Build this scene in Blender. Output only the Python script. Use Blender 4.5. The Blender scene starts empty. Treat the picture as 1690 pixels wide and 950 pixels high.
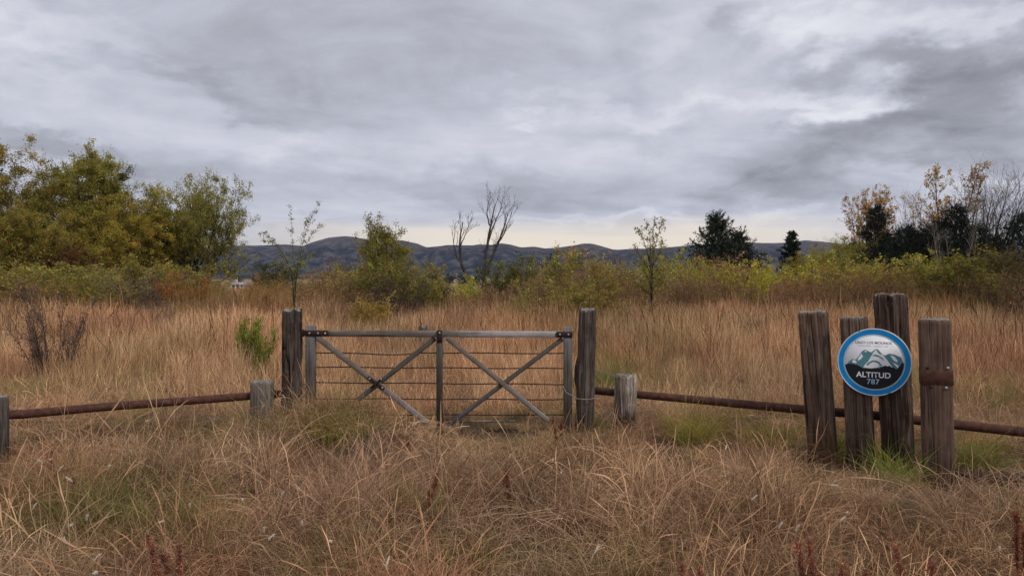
import bpy, math, random
import numpy as np
from mathutils import Vector, Matrix

R = math.radians
scene = bpy.context.scene
COL = scene.collection
F = 1253.0                      # focal length in photo pixels (photo 1690 wide)
EYE = 1.6
HOR = 456.0
PITCH = math.atan((475.0 - HOR) / F)


# ------------------------------------------------------------------ helpers
def at(px, py, Y):
    """point at depth Y seen at photo pixel (px, py)"""
    u = (px - 845.0) / F
    v = (475.0 - py) / F
    dy = math.cos(PITCH) + v * math.sin(PITCH)
    dz = -math.sin(PITCH) + v * math.cos(PITCH)
    s = Y / dy
    return Vector((u * s, Y, EYE + dz * s))


def hash2(ix, iy, seed):
    h = (ix.astype(np.int64) * 374761393 + iy.astype(np.int64) * 668265263 + seed * 1442695041) & 0x7fffffff
    h = ((h ^ (h >> 13)) * 1274126177) & 0x7fffffff
    h = h ^ (h >> 16)
    return (h & 0xffff) / 65535.0


def vnoise(x, y, seed=0):
    x = np.asarray(x, float); y = np.asarray(y, float)
    ix = np.floor(x); iy = np.floor(y)
    fx = x - ix; fy = y - iy
    fx = fx * fx * (3 - 2 * fx); fy = fy * fy * (3 - 2 * fy)
    a = hash2(ix, iy, seed); b = hash2(ix + 1, iy, seed)
    c = hash2(ix, iy + 1, seed); d = hash2(ix + 1, iy + 1, seed)
    return (a * (1 - fx) + b * fx) * (1 - fy) + (c * (1 - fx) + d * fx) * fy


def fbm(x, y, seed=0, octv=4):
    s = 0; a = .5; t = 0
    for o in range(octv):
        s = s + a * vnoise(np.asarray(x) * 2 ** o, np.asarray(y) * 2 ** o, seed + o * 17)
        t += a; a *= .5
    return s / t


def sstep(a, b, x):
    t = np.clip((np.asarray(x, float) - a) / (b - a), 0, 1)
    return t * t * (3 - 2 * t)


MOUNDS = [  # x, y, radius x, radius y, height
    (-1.75, 6.8, .6, .42, .26), (-1.15, 6.8, .5, .4, .17), (-2.6, 5.0, .9, .6, .14),
    (.45, 5.6, 1.0, .5, .08), (1.6, 5.2, .9, .6, .10), (3.0, 5.3, .8, .4, .06), (-.6, 4.6, .9, .5, .08),
    (1.2, 6.9, .35, .35, .05), (-4.6, 8.0, 1.2, .8, .1),
]


def ground(x, y):
    x = np.asarray(x, float); y = np.asarray(y, float)
    near = 1 - sstep(40, 70, np.abs(y))
    z = (fbm(x * .55 + 5, y * .55, 3, 3) - .5) * .16 * near
    for mx, my, rx, ry, h in MOUNDS:
        z = z + h * np.exp(-((x - mx) / rx) ** 2 - ((y - my) / ry) ** 2)
    z = z - 4.0 * sstep(48, 170, y)
    return z


def gz(x, y):
    return float(ground(np.array([x]), np.array([y]))[0])


def mk_mesh(name, verts, faces, col=None, mats=(), smooth=False, matidx=None):
    """verts (n,3); faces: list of int arrays each (m,k)"""
    verts = np.asarray(verts, np.float32)
    me = bpy.data.meshes.new(name)
    me.vertices.add(len(verts))
    me.vertices.foreach_set('co', verts.ravel())
    faces = [np.asarray(f, np.int32) for f in faces if len(f)]
    loops = np.concatenate([f.ravel() for f in faces])
    tot = np.concatenate([np.full(len(f), f.shape[1], np.int32) for f in faces])
    start = np.concatenate([[0], np.cumsum(tot)[:-1]]).astype(np.int32)
    me.loops.add(len(loops))
    me.loops.foreach_set('vertex_index', loops)
    me.polygons.add(len(tot))
    me.polygons.foreach_set('loop_start', start)
    me.polygons.foreach_set('loop_total', tot)
    if smooth:
        me.polygons.foreach_set('use_smooth', np.ones(len(tot), bool))
    if matidx is not None:
        me.polygons.foreach_set('material_index', np.asarray(matidx, np.int32))
    if col is not None:
        ca = me.attributes.new('col', 'FLOAT_COLOR', 'POINT')
        c4 = np.ones((len(verts), 4), np.float32); c4[:, :3] = col
        ca.data.foreach_set('color', c4.ravel())
    for m in mats:
        me.materials.append(m)
    me.update(calc_edges=True)
    me.validate()
    return me


def link(name, me, parent=None):
    o = bpy.data.objects.new(name, me)
    COL.objects.link(o)
    if parent is not None:
        o.parent = parent
    return o


def empty(name, loc, rz=0.0):
    o = bpy.data.objects.new(name, None)
    COL.objects.link(o)
    o.location = loc; o.rotation_euler = (0, 0, rz)
    o.empty_display_size = .2
    return o


def tag(o, label=None, cat=None, group=None, kind=None):
    if label: o['label'] = label
    if cat: o['category'] = cat
    if group: o['group'] = group
    if kind: o['kind'] = kind
    return o


class MB:
    """collects simple solids into one mesh"""
    def __init__(s):
        s.v = []; s.q = []; s.n = 0; s.t = []

    def add(s, v, quads=(), tris=()):
        v = np.asarray(v, float)
        s.v.append(v)
        if len(quads): s.q.append(np.asarray(quads) + s.n)
        if len(tris): s.t.append(np.asarray(tris) + s.n)
        s.n += len(v)

    def box(s, c, size, M=None, bevel=0.0):
        hx, hy, hz = np.array(size) / 2
        b = min(bevel, hx * .9, hy * .9, hz * .9)
        if b <= 0:
            v = np.array([[x, y, z] for x in (-hx, hx) for y in (-hy, hy) for z in (-hz, hz)])
            q = [[0, 1, 3, 2], [4, 6, 7, 5], [0, 4, 5, 1], [2, 3, 7, 6], [0, 2, 6, 4], [1, 5, 7, 3]]
            t = []
        else:
            prof = []
            for z, ins in ((-hz, b), (-hz + b, 0), (hz - b, 0), (hz, b)):
                X = hx - ins; Y = hy - ins; bb = b * (.999 if ins == 0 else .5)
                prof.append([[-X + bb, -Y, z], [X - bb, -Y, z], [X, -Y + bb, z], [X, Y - bb, z], [X - bb, Y, z], [-X + bb, Y, z], [-X, Y - bb, z], [-X, -Y + bb, z]])
            v = np.array(prof).reshape(-1, 3)
            q = []
            for r in range(3):
                for k in range(8):
                    q.append([r * 8 + k, r * 8 + (k + 1) % 8, (r + 1) * 8 + (k + 1) % 8, (r + 1) * 8 + k])
            for base, rev in ((0, True), (24, False)):
                for a in ((0, 1, 2, 7), (7, 2, 3, 6), (6, 3, 4, 5)):
                    f = [base + i for i in a]
                    q.append(f[::-1] if rev else f)
            t = []
        if M is not None:
            v = v @ np.array(M.to_3x3()).T
        s.add(v + np.array(c), q, t)
        return s

    def bar(s, a, b, w, d, bevel=0.0, side=(0, -1, 0)):
        """rectangular bar from a to b; w across (in the plane), d along side"""
        a = Vector(a); b = Vector(b)
        z = (b - a); L = z.length; z.normalize()
        y = Vector(side); y = (y - z * y.dot(z)).normalized()
        x = y.cross(z).normalized()
        M = Matrix((x, y, z)).transposed()
        return s.box((a + b) / 2, (w, d, L), M, bevel)

    def tube(s, pts, rad, k=8, caps=True):
        pts = np.asarray(pts, float)
        rad = np.broadcast_to(np.asarray(rad, float), (len(pts),))
        v, q = tubes(pts[None], rad[None], k)
        t = []
        n = len(pts)
        if caps:
            v = np.vstack([v, pts[:1], pts[-1:]])
            for i in range(k):
                t.append([n * k, (i + 1) % k, i])
                t.append([n * k + 1, (n - 1) * k + i, (n - 1) * k + (i + 1) % k])
        s.add(v, q, t)
        return s

    def build(s, name, mat, parent=None, smooth=False):
        f = []
        if s.q: f.append(np.vstack(s.q))
        if s.t: f.append(np.vstack(s.t))
        me = mk_mesh(name, np.vstack(s.v), f, mats=[mat], smooth=smooth)
        return link(name, me, parent)


def tubes(P, Rd, k):
    """P (N,S,3) Rd (N,S) -> verts, quads"""
    N, S, _ = P.shape
    T = np.gradient(P, axis=1)
    T /= np.linalg.norm(T, axis=2, keepdims=True) + 1e-9
    ref = np.zeros_like(T); ref[..., 0] = 1
    flip = np.abs(T[..., 0]) > .9
    ref[flip] = (0, 1, 0)
    U = np.cross(T, ref); U /= np.linalg.norm(U, axis=2, keepdims=True) + 1e-9
    V = np.cross(T, U)
    a = np.arange(k) / k * 2 * np.pi
    ring = np.cos(a)[None, None, :, None] * U[:, :, None] + np.sin(a)[None, None, :, None] * V[:, :, None]
    v = P[:, :, None] + ring * Rd[:, :, None, None]
    idx = np.arange(N * S * k).reshape(N, S, k)
    nx = np.roll(idx, -1, axis=2)
    q = np.stack([idx[:, :-1], nx[:, :-1], nx[:, 1:], idx[:, 1:]], -1).reshape(-1, 4)
    return v.reshape(-1, 3), q


# ------------------------------------------------------------------ materials
def newmat(name):
    m = bpy.data.materials.new(name)
    m.use_nodes = True
    nt = m.node_tree
    for n in list(nt.nodes): nt.nodes.remove(n)
    out = nt.nodes.new('ShaderNodeOutputMaterial')
    return m, nt, out


def nd(nt, typ, **kw):
    n = nt.nodes.new(typ)
    for k, v in kw.items():
        if k.startswith('i_'):
            n.inputs[int(k[2:])].default_value = v
        else:
            setattr(n, k, v)
    return n


def mathn(nt, op, a, b=None, c=None, clamp=False):
    n = nt.nodes.new('ShaderNodeMath'); n.operation = op; n.use_clamp = clamp
    for i, x in enumerate((a, b, c)):
        if x is None: continue
        if isinstance(x, (int, float)): n.inputs[i].default_value = x
        else: nt.links.new(x, n.inputs[i])
    return n.outputs[0]


def mixc(nt, fac, a, b, mode='MIX'):
    n = nt.nodes.new('ShaderNodeMix'); n.data_type = 'RGBA'; n.blend_type = mode
    for i, x in ((0, fac), (6, a), (7, b)):
        if isinstance(x, (int, float)): n.inputs[i].default_value = x
        elif isinstance(x, tuple): n.inputs[i].default_value = (*x, 1)[:4]
        else: nt.links.new(x, n.inputs[i])
    return n.outputs[2]


def ramp(nt, fac, stops):
    n = nt.nodes.new('ShaderNodeValToRGB')
    e = n.color_ramp.elements
    while len(e) < len(stops): e.new(.5)
    for el, (p, c) in zip(e, stops):
        el.position = p; el.color = (*c, 1)
    nt.links.new(fac, n.inputs[0])
    return n.outputs[0]


def foliage_mat(name, instancer=False, transl=.35, objcol=True):
    m, nt, out = newmat(name)
    a = nd(nt, 'ShaderNodeAttribute', attribute_name='col')
    c = a.outputs['Color']
    if instancer:
        t = nd(nt, 'ShaderNodeAttribute', attribute_name='tint', attribute_type='INSTANCER')
        c = mixc(nt, 1.0, c, t.outputs['Color'], 'MULTIPLY')
    elif objcol:
        oi = nd(nt, 'ShaderNodeObjectInfo')
        c = mixc(nt, 1.0, c, oi.outputs['Color'], 'MULTIPLY')
    d = nd(nt, 'ShaderNodeBsdfDiffuse'); nt.links.new(c, d.inputs[0])
    tr = nd(nt, 'ShaderNodeBsdfTranslucent'); nt.links.new(c, tr.inputs[0])
    mx = nd(nt, 'ShaderNodeMixShader'); mx.inputs[0].default_value = transl
    nt.links.new(d.outputs[0], mx.inputs[1]); nt.links.new(tr.outputs[0], mx.inputs[2])
    nt.links.new(mx.outputs[0], out.inputs[0])
    return m


def bark_mat(name, c1, c2, objcol=False):
    m, nt, out = newmat(name)
    tc = nd(nt, 'ShaderNodeTexCoord')
    mp = nd(nt, 'ShaderNodeMapping'); mp.inputs['Scale'].default_value = (9, 9, 2)
    nt.links.new(tc.outputs['Object'], mp.inputs[0])
    n = nd(nt, 'ShaderNodeTexNoise'); n.inputs['Scale'].default_value = 2.0; n.inputs['Detail'].default_value = 3
    nt.links.new(mp.outputs[0], n.inputs[0])
    c = ramp(nt, n.outputs[0], [(.35, c1), (.65, c2)])
    if objcol:
        oi = nd(nt, 'ShaderNodeObjectInfo')
        c = mixc(nt, 1.0, c, oi.outputs['Color'], 'MULTIPLY')
    d = nd(nt, 'ShaderNodeBsdfDiffuse'); nt.links.new(c, d.inputs[0])
    nt.links.new(d.outputs[0], out.inputs[0])
    return m


def wood_mat(name, dark, mid, light, fine=60.0, stain=None, stain_h=(0, .3), rough=.85, bump=.5, top=None):
    """weathered timber: long grain along local Z, checks, paler raised fibres"""
    m, nt, out = newmat(name)
    tc = nd(nt, 'ShaderNodeTexCoord')
    def grain(sx, sz, detail=4, dist=0.0):
        mp = nd(nt, 'ShaderNodeMapping'); mp.inputs['Scale'].default_value = (sx, sx, sz)
        nt.links.new(tc.outputs['Object'], mp.inputs[0])
        n = nd(nt, 'ShaderNodeTexNoise'); n.inputs['Scale'].default_value = 1.0
        n.inputs['Detail'].default_value = detail; n.inputs['Roughness'].default_value = .6
        n.inputs['Distortion'].default_value = dist
        nt.links.new(mp.outputs[0], n.inputs[0])
        return n.outputs[0]
    g1 = grain(fine, fine * .035, 4, .4)
    g2 = grain(14, 1.3, 4, 2.2)
    g3 = grain(6, 4, 3)
    s = mathn(nt, 'ADD', mathn(nt, 'MULTIPLY', g1, .55), mathn(nt, 'MULTIPLY', g2, .45))
    c = ramp(nt, s, [(.34, dark), (.5, mid), (.66, light)])
    blot = ramp(nt, g3, [(.35, (.72, .7, .68)), (.65, (1.12, 1.1, 1.08))])
    c = mixc(nt, 1.0, c, blot, 'MULTIPLY')
    crack = ramp(nt, grain(38, .8, 2, .3), [(.31, (.22, .2, .19)), (.37, (1, 1, 1))])
    c = mixc(nt, 1.0, c, crack, 'MULTIPLY')
    li = nd(nt, 'ShaderNodeTexNoise'); li.inputs['Scale'].default_value = 11; li.inputs['Detail'].default_value = 6; li.inputs['Roughness'].default_value = .7
    nt.links.new(tc.outputs['Object'], li.inputs[0])
    lf = nd(nt, 'ShaderNodeMapRange'); lf.inputs[1].default_value = .57; lf.inputs[2].default_value = .70; lf.inputs[4].default_value = .55
    nt.links.new(li.outputs[0], lf.inputs[0])
    c = mixc(nt, lf.outputs[0], c, mixc(nt, .6, c, tuple(min(1, x * 1.5) for x in light)))
    if stain is None: stain, stain_h = (.55, .50, .42), (.08, .34)
    if stain is not None:
        sp = nd(nt, 'ShaderNodeSeparateXYZ'); nt.links.new(tc.outputs['Object'], sp.inputs[0])
        hz = mathn(nt, 'ADD', sp.outputs[2], mathn(nt, 'MULTIPLY', mathn(nt, 'SUBTRACT', g2, .5), .35))
        f = nd(nt, 'ShaderNodeMapRange'); f.inputs[1].default_value = stain_h[0]; f.inputs[2].default_value = stain_h[1]
        f.inputs[3].default_value = 1; f.inputs[4].default_value = 0
        nt.links.new(hz, f.inputs[0])
        c = mixc(nt, f.outputs[0], c, mixc(nt, 1.0, c, stain, 'MULTIPLY'))
    b = nd(nt, 'ShaderNodeBsdfPrincipled'); b.inputs['Roughness'].default_value = rough
    b.inputs['Specular IOR Level'].default_value = .25
    nt.links.new(c, b.inputs['Base Color'])
    bp = nd(nt, 'ShaderNodeBump'); bp.inputs['Strength'].default_value = bump; bp.inputs['Distance'].default_value = .012
    nt.links.new(mathn(nt, 'ADD', s, crack), bp.inputs['Height'])
    nt.links.new(bp.outputs[0], b.inputs['Normal'])
    nt.links.new(b.outputs[0], out.inputs[0])
    return m


def noisy_mat(name, stops, scale=30.0, rough=.7, metal=0.0, bump=.2, detail=5):
    m, nt, out = newmat(name)
    tc = nd(nt, 'ShaderNodeTexCoord')
    n = nd(nt, 'ShaderNodeTexNoise'); n.inputs['Scale'].default_value = scale; n.inputs['Detail'].default_value = detail
    nt.links.new(tc.outputs['Object'], n.inputs[0])
    c = ramp(nt, n.outputs[0], stops)
    b = nd(nt, 'ShaderNodeBsdfPrincipled'); b.inputs['Roughness'].default_value = rough; b.inputs['Metallic'].default_value = metal; b.inputs['Specular IOR Level'].default_value = .25
    nt.links.new(c, b.inputs['Base Color'])
    if bump:
        bp = nd(nt, 'ShaderNodeBump'); bp.inputs['Strength'].default_value = bump; bp.inputs['Distance'].default_value = .004
        nt.links.new(n.outputs[0], bp.inputs['Height']); nt.links.new(bp.outputs[0], b.inputs['Normal'])
    nt.links.new(b.outputs[0], out.inputs[0])
    return m


M_LEAF = foliage_mat('leaf', transl=.5)
M_NEEDLE = foliage_mat('needle', transl=.1)
M_GRASS = foliage_mat('grass_blades', instancer=True, transl=.22)
M_PLANT = foliage_mat('plant_blades', objcol=False, transl=.4)
M_BARK = bark_mat('tree_bark', (.030, .024, .018), (.085, .068, .052))
M_BARKPALE = bark_mat('pale_bark', (.13, .105, .085), (.26, .22, .18))
M_BARKDEAD = bark_mat('dead_bark', (.035, .028, .026), (.10, .082, .072))
M_TWIG = bark_mat('shrub_twig', (.55, .55, .55), (1.1, 1.1, 1.1), objcol=True)
M_RUST = noisy_mat('rust', [(.3, (.045, .018, .012)), (.55, (.085, .034, .022)), (.75, (.13, .062, .042))], 22, .8, .0, .5)
M_IRON = noisy_mat('old_iron', [(.35, (.018, .013, .012)), (.6, (.05, .026, .02)), (.8, (.09, .04, .028))], 60, .65, .3, .3)
M_WIRE = noisy_mat('rusty_wire', [(.3, (.022, .010, .008)), (.7, (.07, .030, .022))], 60, .7, .2, .1)
M_GALV = noisy_mat('zinc_wire', [(.3, (.25, .25, .26)), (.7, (.42, .42, .43))], 50, .45, .7, .1)
M_BOLT = noisy_mat('bolt_head', [(.3, (.3, .29, .28)), (.7, (.5, .48, .46))], 80, .5, .4, .1)

# ------------------------------------------------------------------ ground
def axis(lo, hi, fine_lo, fine_hi, step, grow):
    a = list(np.arange(fine_lo, fine_hi + 1e-6, step))
    s = step; x = fine_hi
    while x < hi:
        s *= grow; x += s; a.append(min(x, hi))
    s = step; x = fine_lo
    while x > lo:
        s *= grow; x -= s; a.insert(0, max(x, lo))
    return np.array(a)


def build_ground():
    xs = axis(-2900, 2900, -7, 7, .2, 1.16)
    ys = axis(-200, 2900, 1.0, 14, .2, 1.13)
    X, Y = np.meshgrid(xs, ys)
    Z = ground(X, Y)
    v = np.stack([X, Y, Z], -1).reshape(-1, 3)
    idx = np.arange(len(xs) * len(ys)).reshape(len(ys), len(xs))
    q = np.stack([idx[:-1, :-1], idx[:-1, 1:], idx[1:, 1:], idx[1:, :-1]], -1).reshape(-1, 4)
    m, nt, out = newmat('ground_soil')
    tc = nd(nt, 'ShaderNodeTexCoord')
    def ns(s, d=5):
        n = nd(nt, 'ShaderNodeTexNoise'); n.inputs['Scale'].default_value = s; n.inputs['Detail'].default_value = d
        nt.links.new(tc.outputs['Object'], n.inputs[0]); return n.outputs[0]
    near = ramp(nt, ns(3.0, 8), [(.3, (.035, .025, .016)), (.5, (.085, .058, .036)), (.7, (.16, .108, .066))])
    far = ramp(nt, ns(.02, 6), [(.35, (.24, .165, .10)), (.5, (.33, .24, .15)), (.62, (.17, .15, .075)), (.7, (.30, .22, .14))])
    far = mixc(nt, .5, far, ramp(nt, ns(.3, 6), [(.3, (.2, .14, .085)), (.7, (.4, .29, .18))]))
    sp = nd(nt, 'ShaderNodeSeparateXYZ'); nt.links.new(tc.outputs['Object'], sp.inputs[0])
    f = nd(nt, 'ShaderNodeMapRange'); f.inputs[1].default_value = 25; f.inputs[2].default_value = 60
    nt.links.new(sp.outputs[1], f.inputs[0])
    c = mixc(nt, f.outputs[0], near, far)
    b = nd(nt, 'ShaderNodeBsdfDiffuse'); nt.links.new(c, b.inputs[0])
    nt.links.new(b.outputs[0], out.inputs[0])
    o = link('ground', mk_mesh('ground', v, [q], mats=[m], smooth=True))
    tag(o, 'dry meadow soil under the grass, running out to the hills', 'ground', kind='structure')


CREST = [(-500, 395), (-200, 404), (0, 400), (150, 410), (340, 407), (380, 405), (420, 405), (470, 403), (500, 406), (515, 400), (540, 392), (570, 389), (600, 393), (628, 403), (645, 398), (662, 396), (690, 402), (705, 408), (740, 404), (780, 405), (790, 403), (812, 404), (828, 401.5), (842, 403), (860, 408), (880, 406.5), (900, 410), (920, 409), (945, 405), (962, 402), (975, 402), (990, 405), (1008, 410.5), (1020, 412), (1050, 410), (1090, 409), (1120, 407), (1145, 404), (1175, 405), (1230, 399), (1262, 401), (1300, 400), (1330, 396.5), (1350, 398), (1400, 403), (1500, 398), (1640, 404), (1750, 400), (1900, 408), (2200, 400)]


def build_hills():
    ux = np.linspace(-480, 2170, 520)
    cy = np.interp(ux, [c[0] for c in CREST], [c[1] for c in CREST])
    u = (ux - 845) / F
    rows = np.concatenate([np.linspace(0, 1, 60), [1.05, 1.12, 1.25]])
    V = []
    D0, D1 = 1500.0, 2300.0
    for t in rows:
        Y = D0 + (D1 - D0) * t
        H = EYE + (HOR - cy) / F * D1 + 4.0
        x = u * Y
        tt = min(t, 1)
        prof = tt ** 1.5
        rid = 1 - np.abs(2 * fbm(u * 11 + 3 + .9 * tt, np.full_like(u, t * 1.6), 11, 4) - 1)
        gul = (rid - .68) * 80 * (4 * tt * (1 - tt)) ** .8
        fine = (fbm(u * 60, np.full_like(u, t * 12), 23, 3) - .5) * 14 * min(1, 3 * tt) * (1 if tt < .97 else .2)
        f1 = H * (.22 + .55 * fbm(u * 5.5 + 8, u * 0 + 2, 41, 3)) * np.exp(-((tt - .42) / .17) ** 2)
        f2 = H * (.25 + .62 * fbm(u * 6.5 + 31, u * 0 + 7, 43, 3)) * np.exp(-((tt - .70) / .13) ** 2)
        h = np.maximum(np.maximum(H * prof, f1), f2) + gul + fine
        cap = (H - 4) * Y / D1 * (.97 - .10 * (1 - tt)) + 4
        if tt < .985: h = np.where(h > cap - 8, cap - 8 * np.exp(-np.maximum(h - cap + 8, 0) / 8), h)
        if t > 1: h = H * (1 - (t - 1) * 3.2)
        V.append(np.stack([x, np.full_like(u, Y), h - 4.2], -1))
    v = np.concatenate(V)
    n = len(ux)
    idx = np.arange(len(v)).reshape(len(rows), n)
    q = np.stack([idx[:-1, :-1], idx[:-1, 1:], idx[1:, 1:], idx[1:, :-1]], -1).reshape(-1, 4)
    m, nt, out = newmat('hill_cover')
    tc = nd(nt, 'ShaderNodeTexCoord')
    def ns(s, d=5, r=.6):
        x = nd(nt, 'ShaderNodeTexNoise'); x.inputs['Scale'].default_value = s; x.inputs['Detail'].default_value = d; x.inputs['Roughness'].default_value = r
        nt.links.new(tc.outputs['Object'], x.inputs[0]); return x.outputs[0]
    wood = ramp(nt, ns(.035, 7, .72), [(.40, (.005, .009, .012)), (.5, (.022, .027, .028)), (.58, (.085, .076, .060))])
    dry = ramp(nt, ns(.03, 7, .72), [(.36, (.045, .037, .030)), (.5, (.12, .092, .066)), (.64, (.20, .155, .11))])
    sp = nd(nt, 'ShaderNodeSeparateXYZ'); nt.links.new(tc.outputs['Object'], sp.inputs[0])
    hz = mathn(nt, 'ADD', sp.outputs[2], mathn(nt, 'MULTIPLY', mathn(nt, 'SUBTRACT', ns(.011, 6), .5), 170))
    f = nd(nt, 'ShaderNodeMapRange'); f.inputs[1].default_value = 70; f.inputs[2].default_value = 145
    nt.links.new(hz, f.inputs[0])
    c = mixc(nt, f.outputs[0], wood, dry)
    b = nd(nt, 'ShaderNodeBsdfDiffuse'); nt.links.new(c, b.inputs[0])
    nt.links.new(b.outputs[0], out.inputs[0])
    o = link('hills', mk_mesh('hills', v, [q], mats=[m], smooth=True))
    tag(o, 'long low range of dark wooded hills with brown bare tops', 'hills', kind='structure')


build_ground()
build_hills()

# ------------------------------------------------------------------ world, sun, haze, camera
SUN_EL, SUN_AZ = R(48), R(142)          # azimuth measured from +Y towards +X


def build_world():
    w = bpy.data.worlds.new('World'); scene.world = w
    w.use_nodes = True
    nt = w.node_tree
    for n in list(nt.nodes): nt.nodes.remove(n)
    out = nd(nt, 'ShaderNodeOutputWorld')
    sky = nd(nt, 'ShaderNodeTexSky', sky_type='NISHITA', sun_disc=False, sun_elevation=SUN_EL, sun_rotation=SUN_AZ)
    bg1 = nd(nt, 'ShaderNodeBackground'); bg1.inputs[1].default_value = .08
    nt.links.new(sky.outputs[0], bg1.inputs[0])
    tc = nd(nt, 'ShaderNodeTexCoord')
    sp = nd(nt, 'ShaderNodeSeparateXYZ'); nt.links.new(tc.outputs['Generated'], sp.inputs[0])
    x, y, z = sp.outputs
    az = mathn(nt, 'MULTIPLY', mathn(nt, 'ARCTAN2', x, y), 180 / math.pi)
    el = mathn(nt, 'MULTIPLY', mathn(nt, 'ARCSINE', z), 180 / math.pi)
    # cloud deck seen in perspective
    zz = mathn(nt, 'ADD', mathn(nt, 'MAXIMUM', z, 0.0), .15)
    cx = mathn(nt, 'DIVIDE', x, zz); cy = mathn(nt, 'DIVIDE', y, zz)
    cb = nd(nt, 'ShaderNodeCombineXYZ'); nt.links.new(cx, cb.inputs[0]); nt.links.new(cy, cb.inputs[1])
    def cloud(scale, detail, rough, dist, off=(0, 0, 0), stretch=(1, 1, 1)):
        mp = nd(nt, 'ShaderNodeMapping'); mp.inputs['Location'].default_value = off; mp.inputs['Scale'].default_value = stretch
        nt.links.new(cb.outputs[0], mp.inputs[0])
        n = nd(nt, 'ShaderNodeTexNoise'); n.inputs['Scale'].default_value = scale; n.inputs['Detail'].default_value = detail
        n.inputs['Roughness'].default_value = rough; n.inputs['Distortion'].default_value = dist
        nt.links.new(mp.outputs[0], n.inputs[0]); return n.outputs[0]
    n1 = cloud(.95, 7, .56, .35, (3.1, 1.7, 0))
    n2 = cloud(2.9, 9, .64, .7, (7.3, 4.1, 2))
    n3 = cloud(.33, 3, .5, .2, (1.2, 9.1, 5))
    # warp for the large shapes, in angle space
    cb2 = nd(nt, 'ShaderNodeCombineXYZ'); nt.links.new(az, cb2.inputs[0]); nt.links.new(el, cb2.inputs[1])
    mp2 = nd(nt, 'ShaderNodeMapping'); mp2.inputs['Scale'].default_value = (.13, .26, 1)
    nt.links.new(cb2.outputs[0], mp2.inputs[0])
    nw = nd(nt, 'ShaderNodeTexNoise'); nw.inputs['Scale'].default_value = 1; nw.inputs['Detail'].default_value = 6; nw.inputs['Roughness'].default_value = .58
    nt.links.new(mp2.outputs[0], nw.inputs[0])
    sw = nd(nt, 'ShaderNodeSeparateColor'); nt.links.new(nw.outputs[1], sw.inputs[0])
    azw = mathn(nt, 'ADD', az, mathn(nt, 'MULTIPLY', mathn(nt, 'SUBTRACT', sw.outputs[0], .5), 16))
    elw = mathn(nt, 'ADD', el, mathn(nt, 'MULTIPLY', mathn(nt, 'SUBTRACT', sw.outputs[1], .5), 9))

    def blob(px, py, rx, ry, rot, amp, hard=1.0):
        """soft elliptical cloud mass / opening centred where the photo has it"""
        a0 = math.degrees(math.atan((px - 845) / F)); r0 = math.hypot(1, (px - 845) / F)
        e0 = math.degrees(math.atan((HOR - py) / F / r0))
        k = math.degrees(1 / F)
        ra, re = rx * k, ry * k
        c, s = math.cos(R(rot)), math.sin(R(rot))
        da = mathn(nt, 'SUBTRACT', azw, a0); de = mathn(nt, 'SUBTRACT', elw, e0)
        p = mathn(nt, 'ADD', mathn(nt, 'MULTIPLY', da, c / ra), mathn(nt, 'MULTIPLY', de, s / ra))
        q = mathn(nt, 'ADD', mathn(nt, 'MULTIPLY', da, -s / re), mathn(nt, 'MULTIPLY', de, c / re))
        d = mathn(nt, 'SQRT', mathn(nt, 'ADD', mathn(nt, 'MULTIPLY', p, p), mathn(nt, 'MULTIPLY', q, q)))
        f = nd(nt, 'ShaderNodeMapRange', interpolation_type='SMOOTHSTEP')
        f.inputs[1].default_value = 1.35; f.inputs[2].default_value = .25 * hard
        f.inputs[3].default_value = 0; f.inputs[4].default_value = amp
        nt.links.new(d, f.inputs[0])
        return f.outputs[0]
    blobs = [
        # darker masses
        (1330, 110, 110, 45, 0, -.14), (1500, 95, 60, 45, 10, -.13), (1210, 20, 60, 40, 0, -.12), (1640, 110, 100, 40, 15, -.11),
        (1570, 165, 190, 42, 12, -.14), (1400, 240, 220, 42, 8, -.16), (1290, 305, 150, 26, 5, -.15), (1050, 215, 120, 22, 0, -.06),
        (1630, 230, 130, 30, 10, -.10), (500, 165, 200, 45, -12, -.08), (200, 100, 240, 20, -14, -.10), (80, 235, 170, 18, -14, -.13),
        (560, 300, 420, 35, -3, -.07), (860, 310, 300, 30, 0, -.06), (740, 110, 260, 60, 5, -.05), (1100, 110, 90, 60, 0, -.07), (1180, 340, 200, 14, 2, -.07),
        # bright breaks
        (1400, 182, 120, 18, 12, .20), (1330, 150, 90, 30, 5, .10), (1420, 40, 200, 35, -5, .15), (1620, 40, 160, 28, 5, .10), (870, 195, 50, 9, -4, .09), (960, 175, 190, 12, -3, .05),
        (60, 40, 150, 40, -10, .12), (1120, 55, 60, 60, 40, .08), (430, 215, 170, 28, 0, .06), (1560, 290, 150, 20, 0, .08), (1080, 370, 330, 10, 0, .12),
        (480, 375, 150, 16, -3, .06), (1650, 320, 120, 40, 10, .08), (1280, 165, 200, 18, 0, .08),
    ]
    tot = None
    for b in blobs:
        o = blob(*b)
        tot = o if tot is None else mathn(nt, 'ADD', tot, o)
    v = mathn(nt, 'ADD', .535, mathn(nt, 'MULTIPLY', mathn(nt, 'SUBTRACT', n1, .5), .64))
    v = mathn(nt, 'ADD', v, mathn(nt, 'MULTIPLY', mathn(nt, 'SUBTRACT', n2, .5), .26))
    v = mathn(nt, 'ADD', v, mathn(nt, 'MULTIPLY', mathn(nt, 'SUBTRACT', n3, .5), .14))
    v = mathn(nt, 'ADD', v, tot)
    v = mathn(nt, 'MAXIMUM', v, .22)
    tint = ramp(nt, v, [(.25, (.93, .95, 1.03)), (.5, (.93, .948, 1.075)), (.75, (.975, .98, 1.04)), (.9, (1.0, .99, .98))])
    vc = nd(nt, 'ShaderNodeCombineColor')
    for i in range(3): nt.links.new(v, vc.inputs[i])
    c = mixc(nt, 1.0, vc.outputs[0], tint, 'MULTIPLY')
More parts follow.
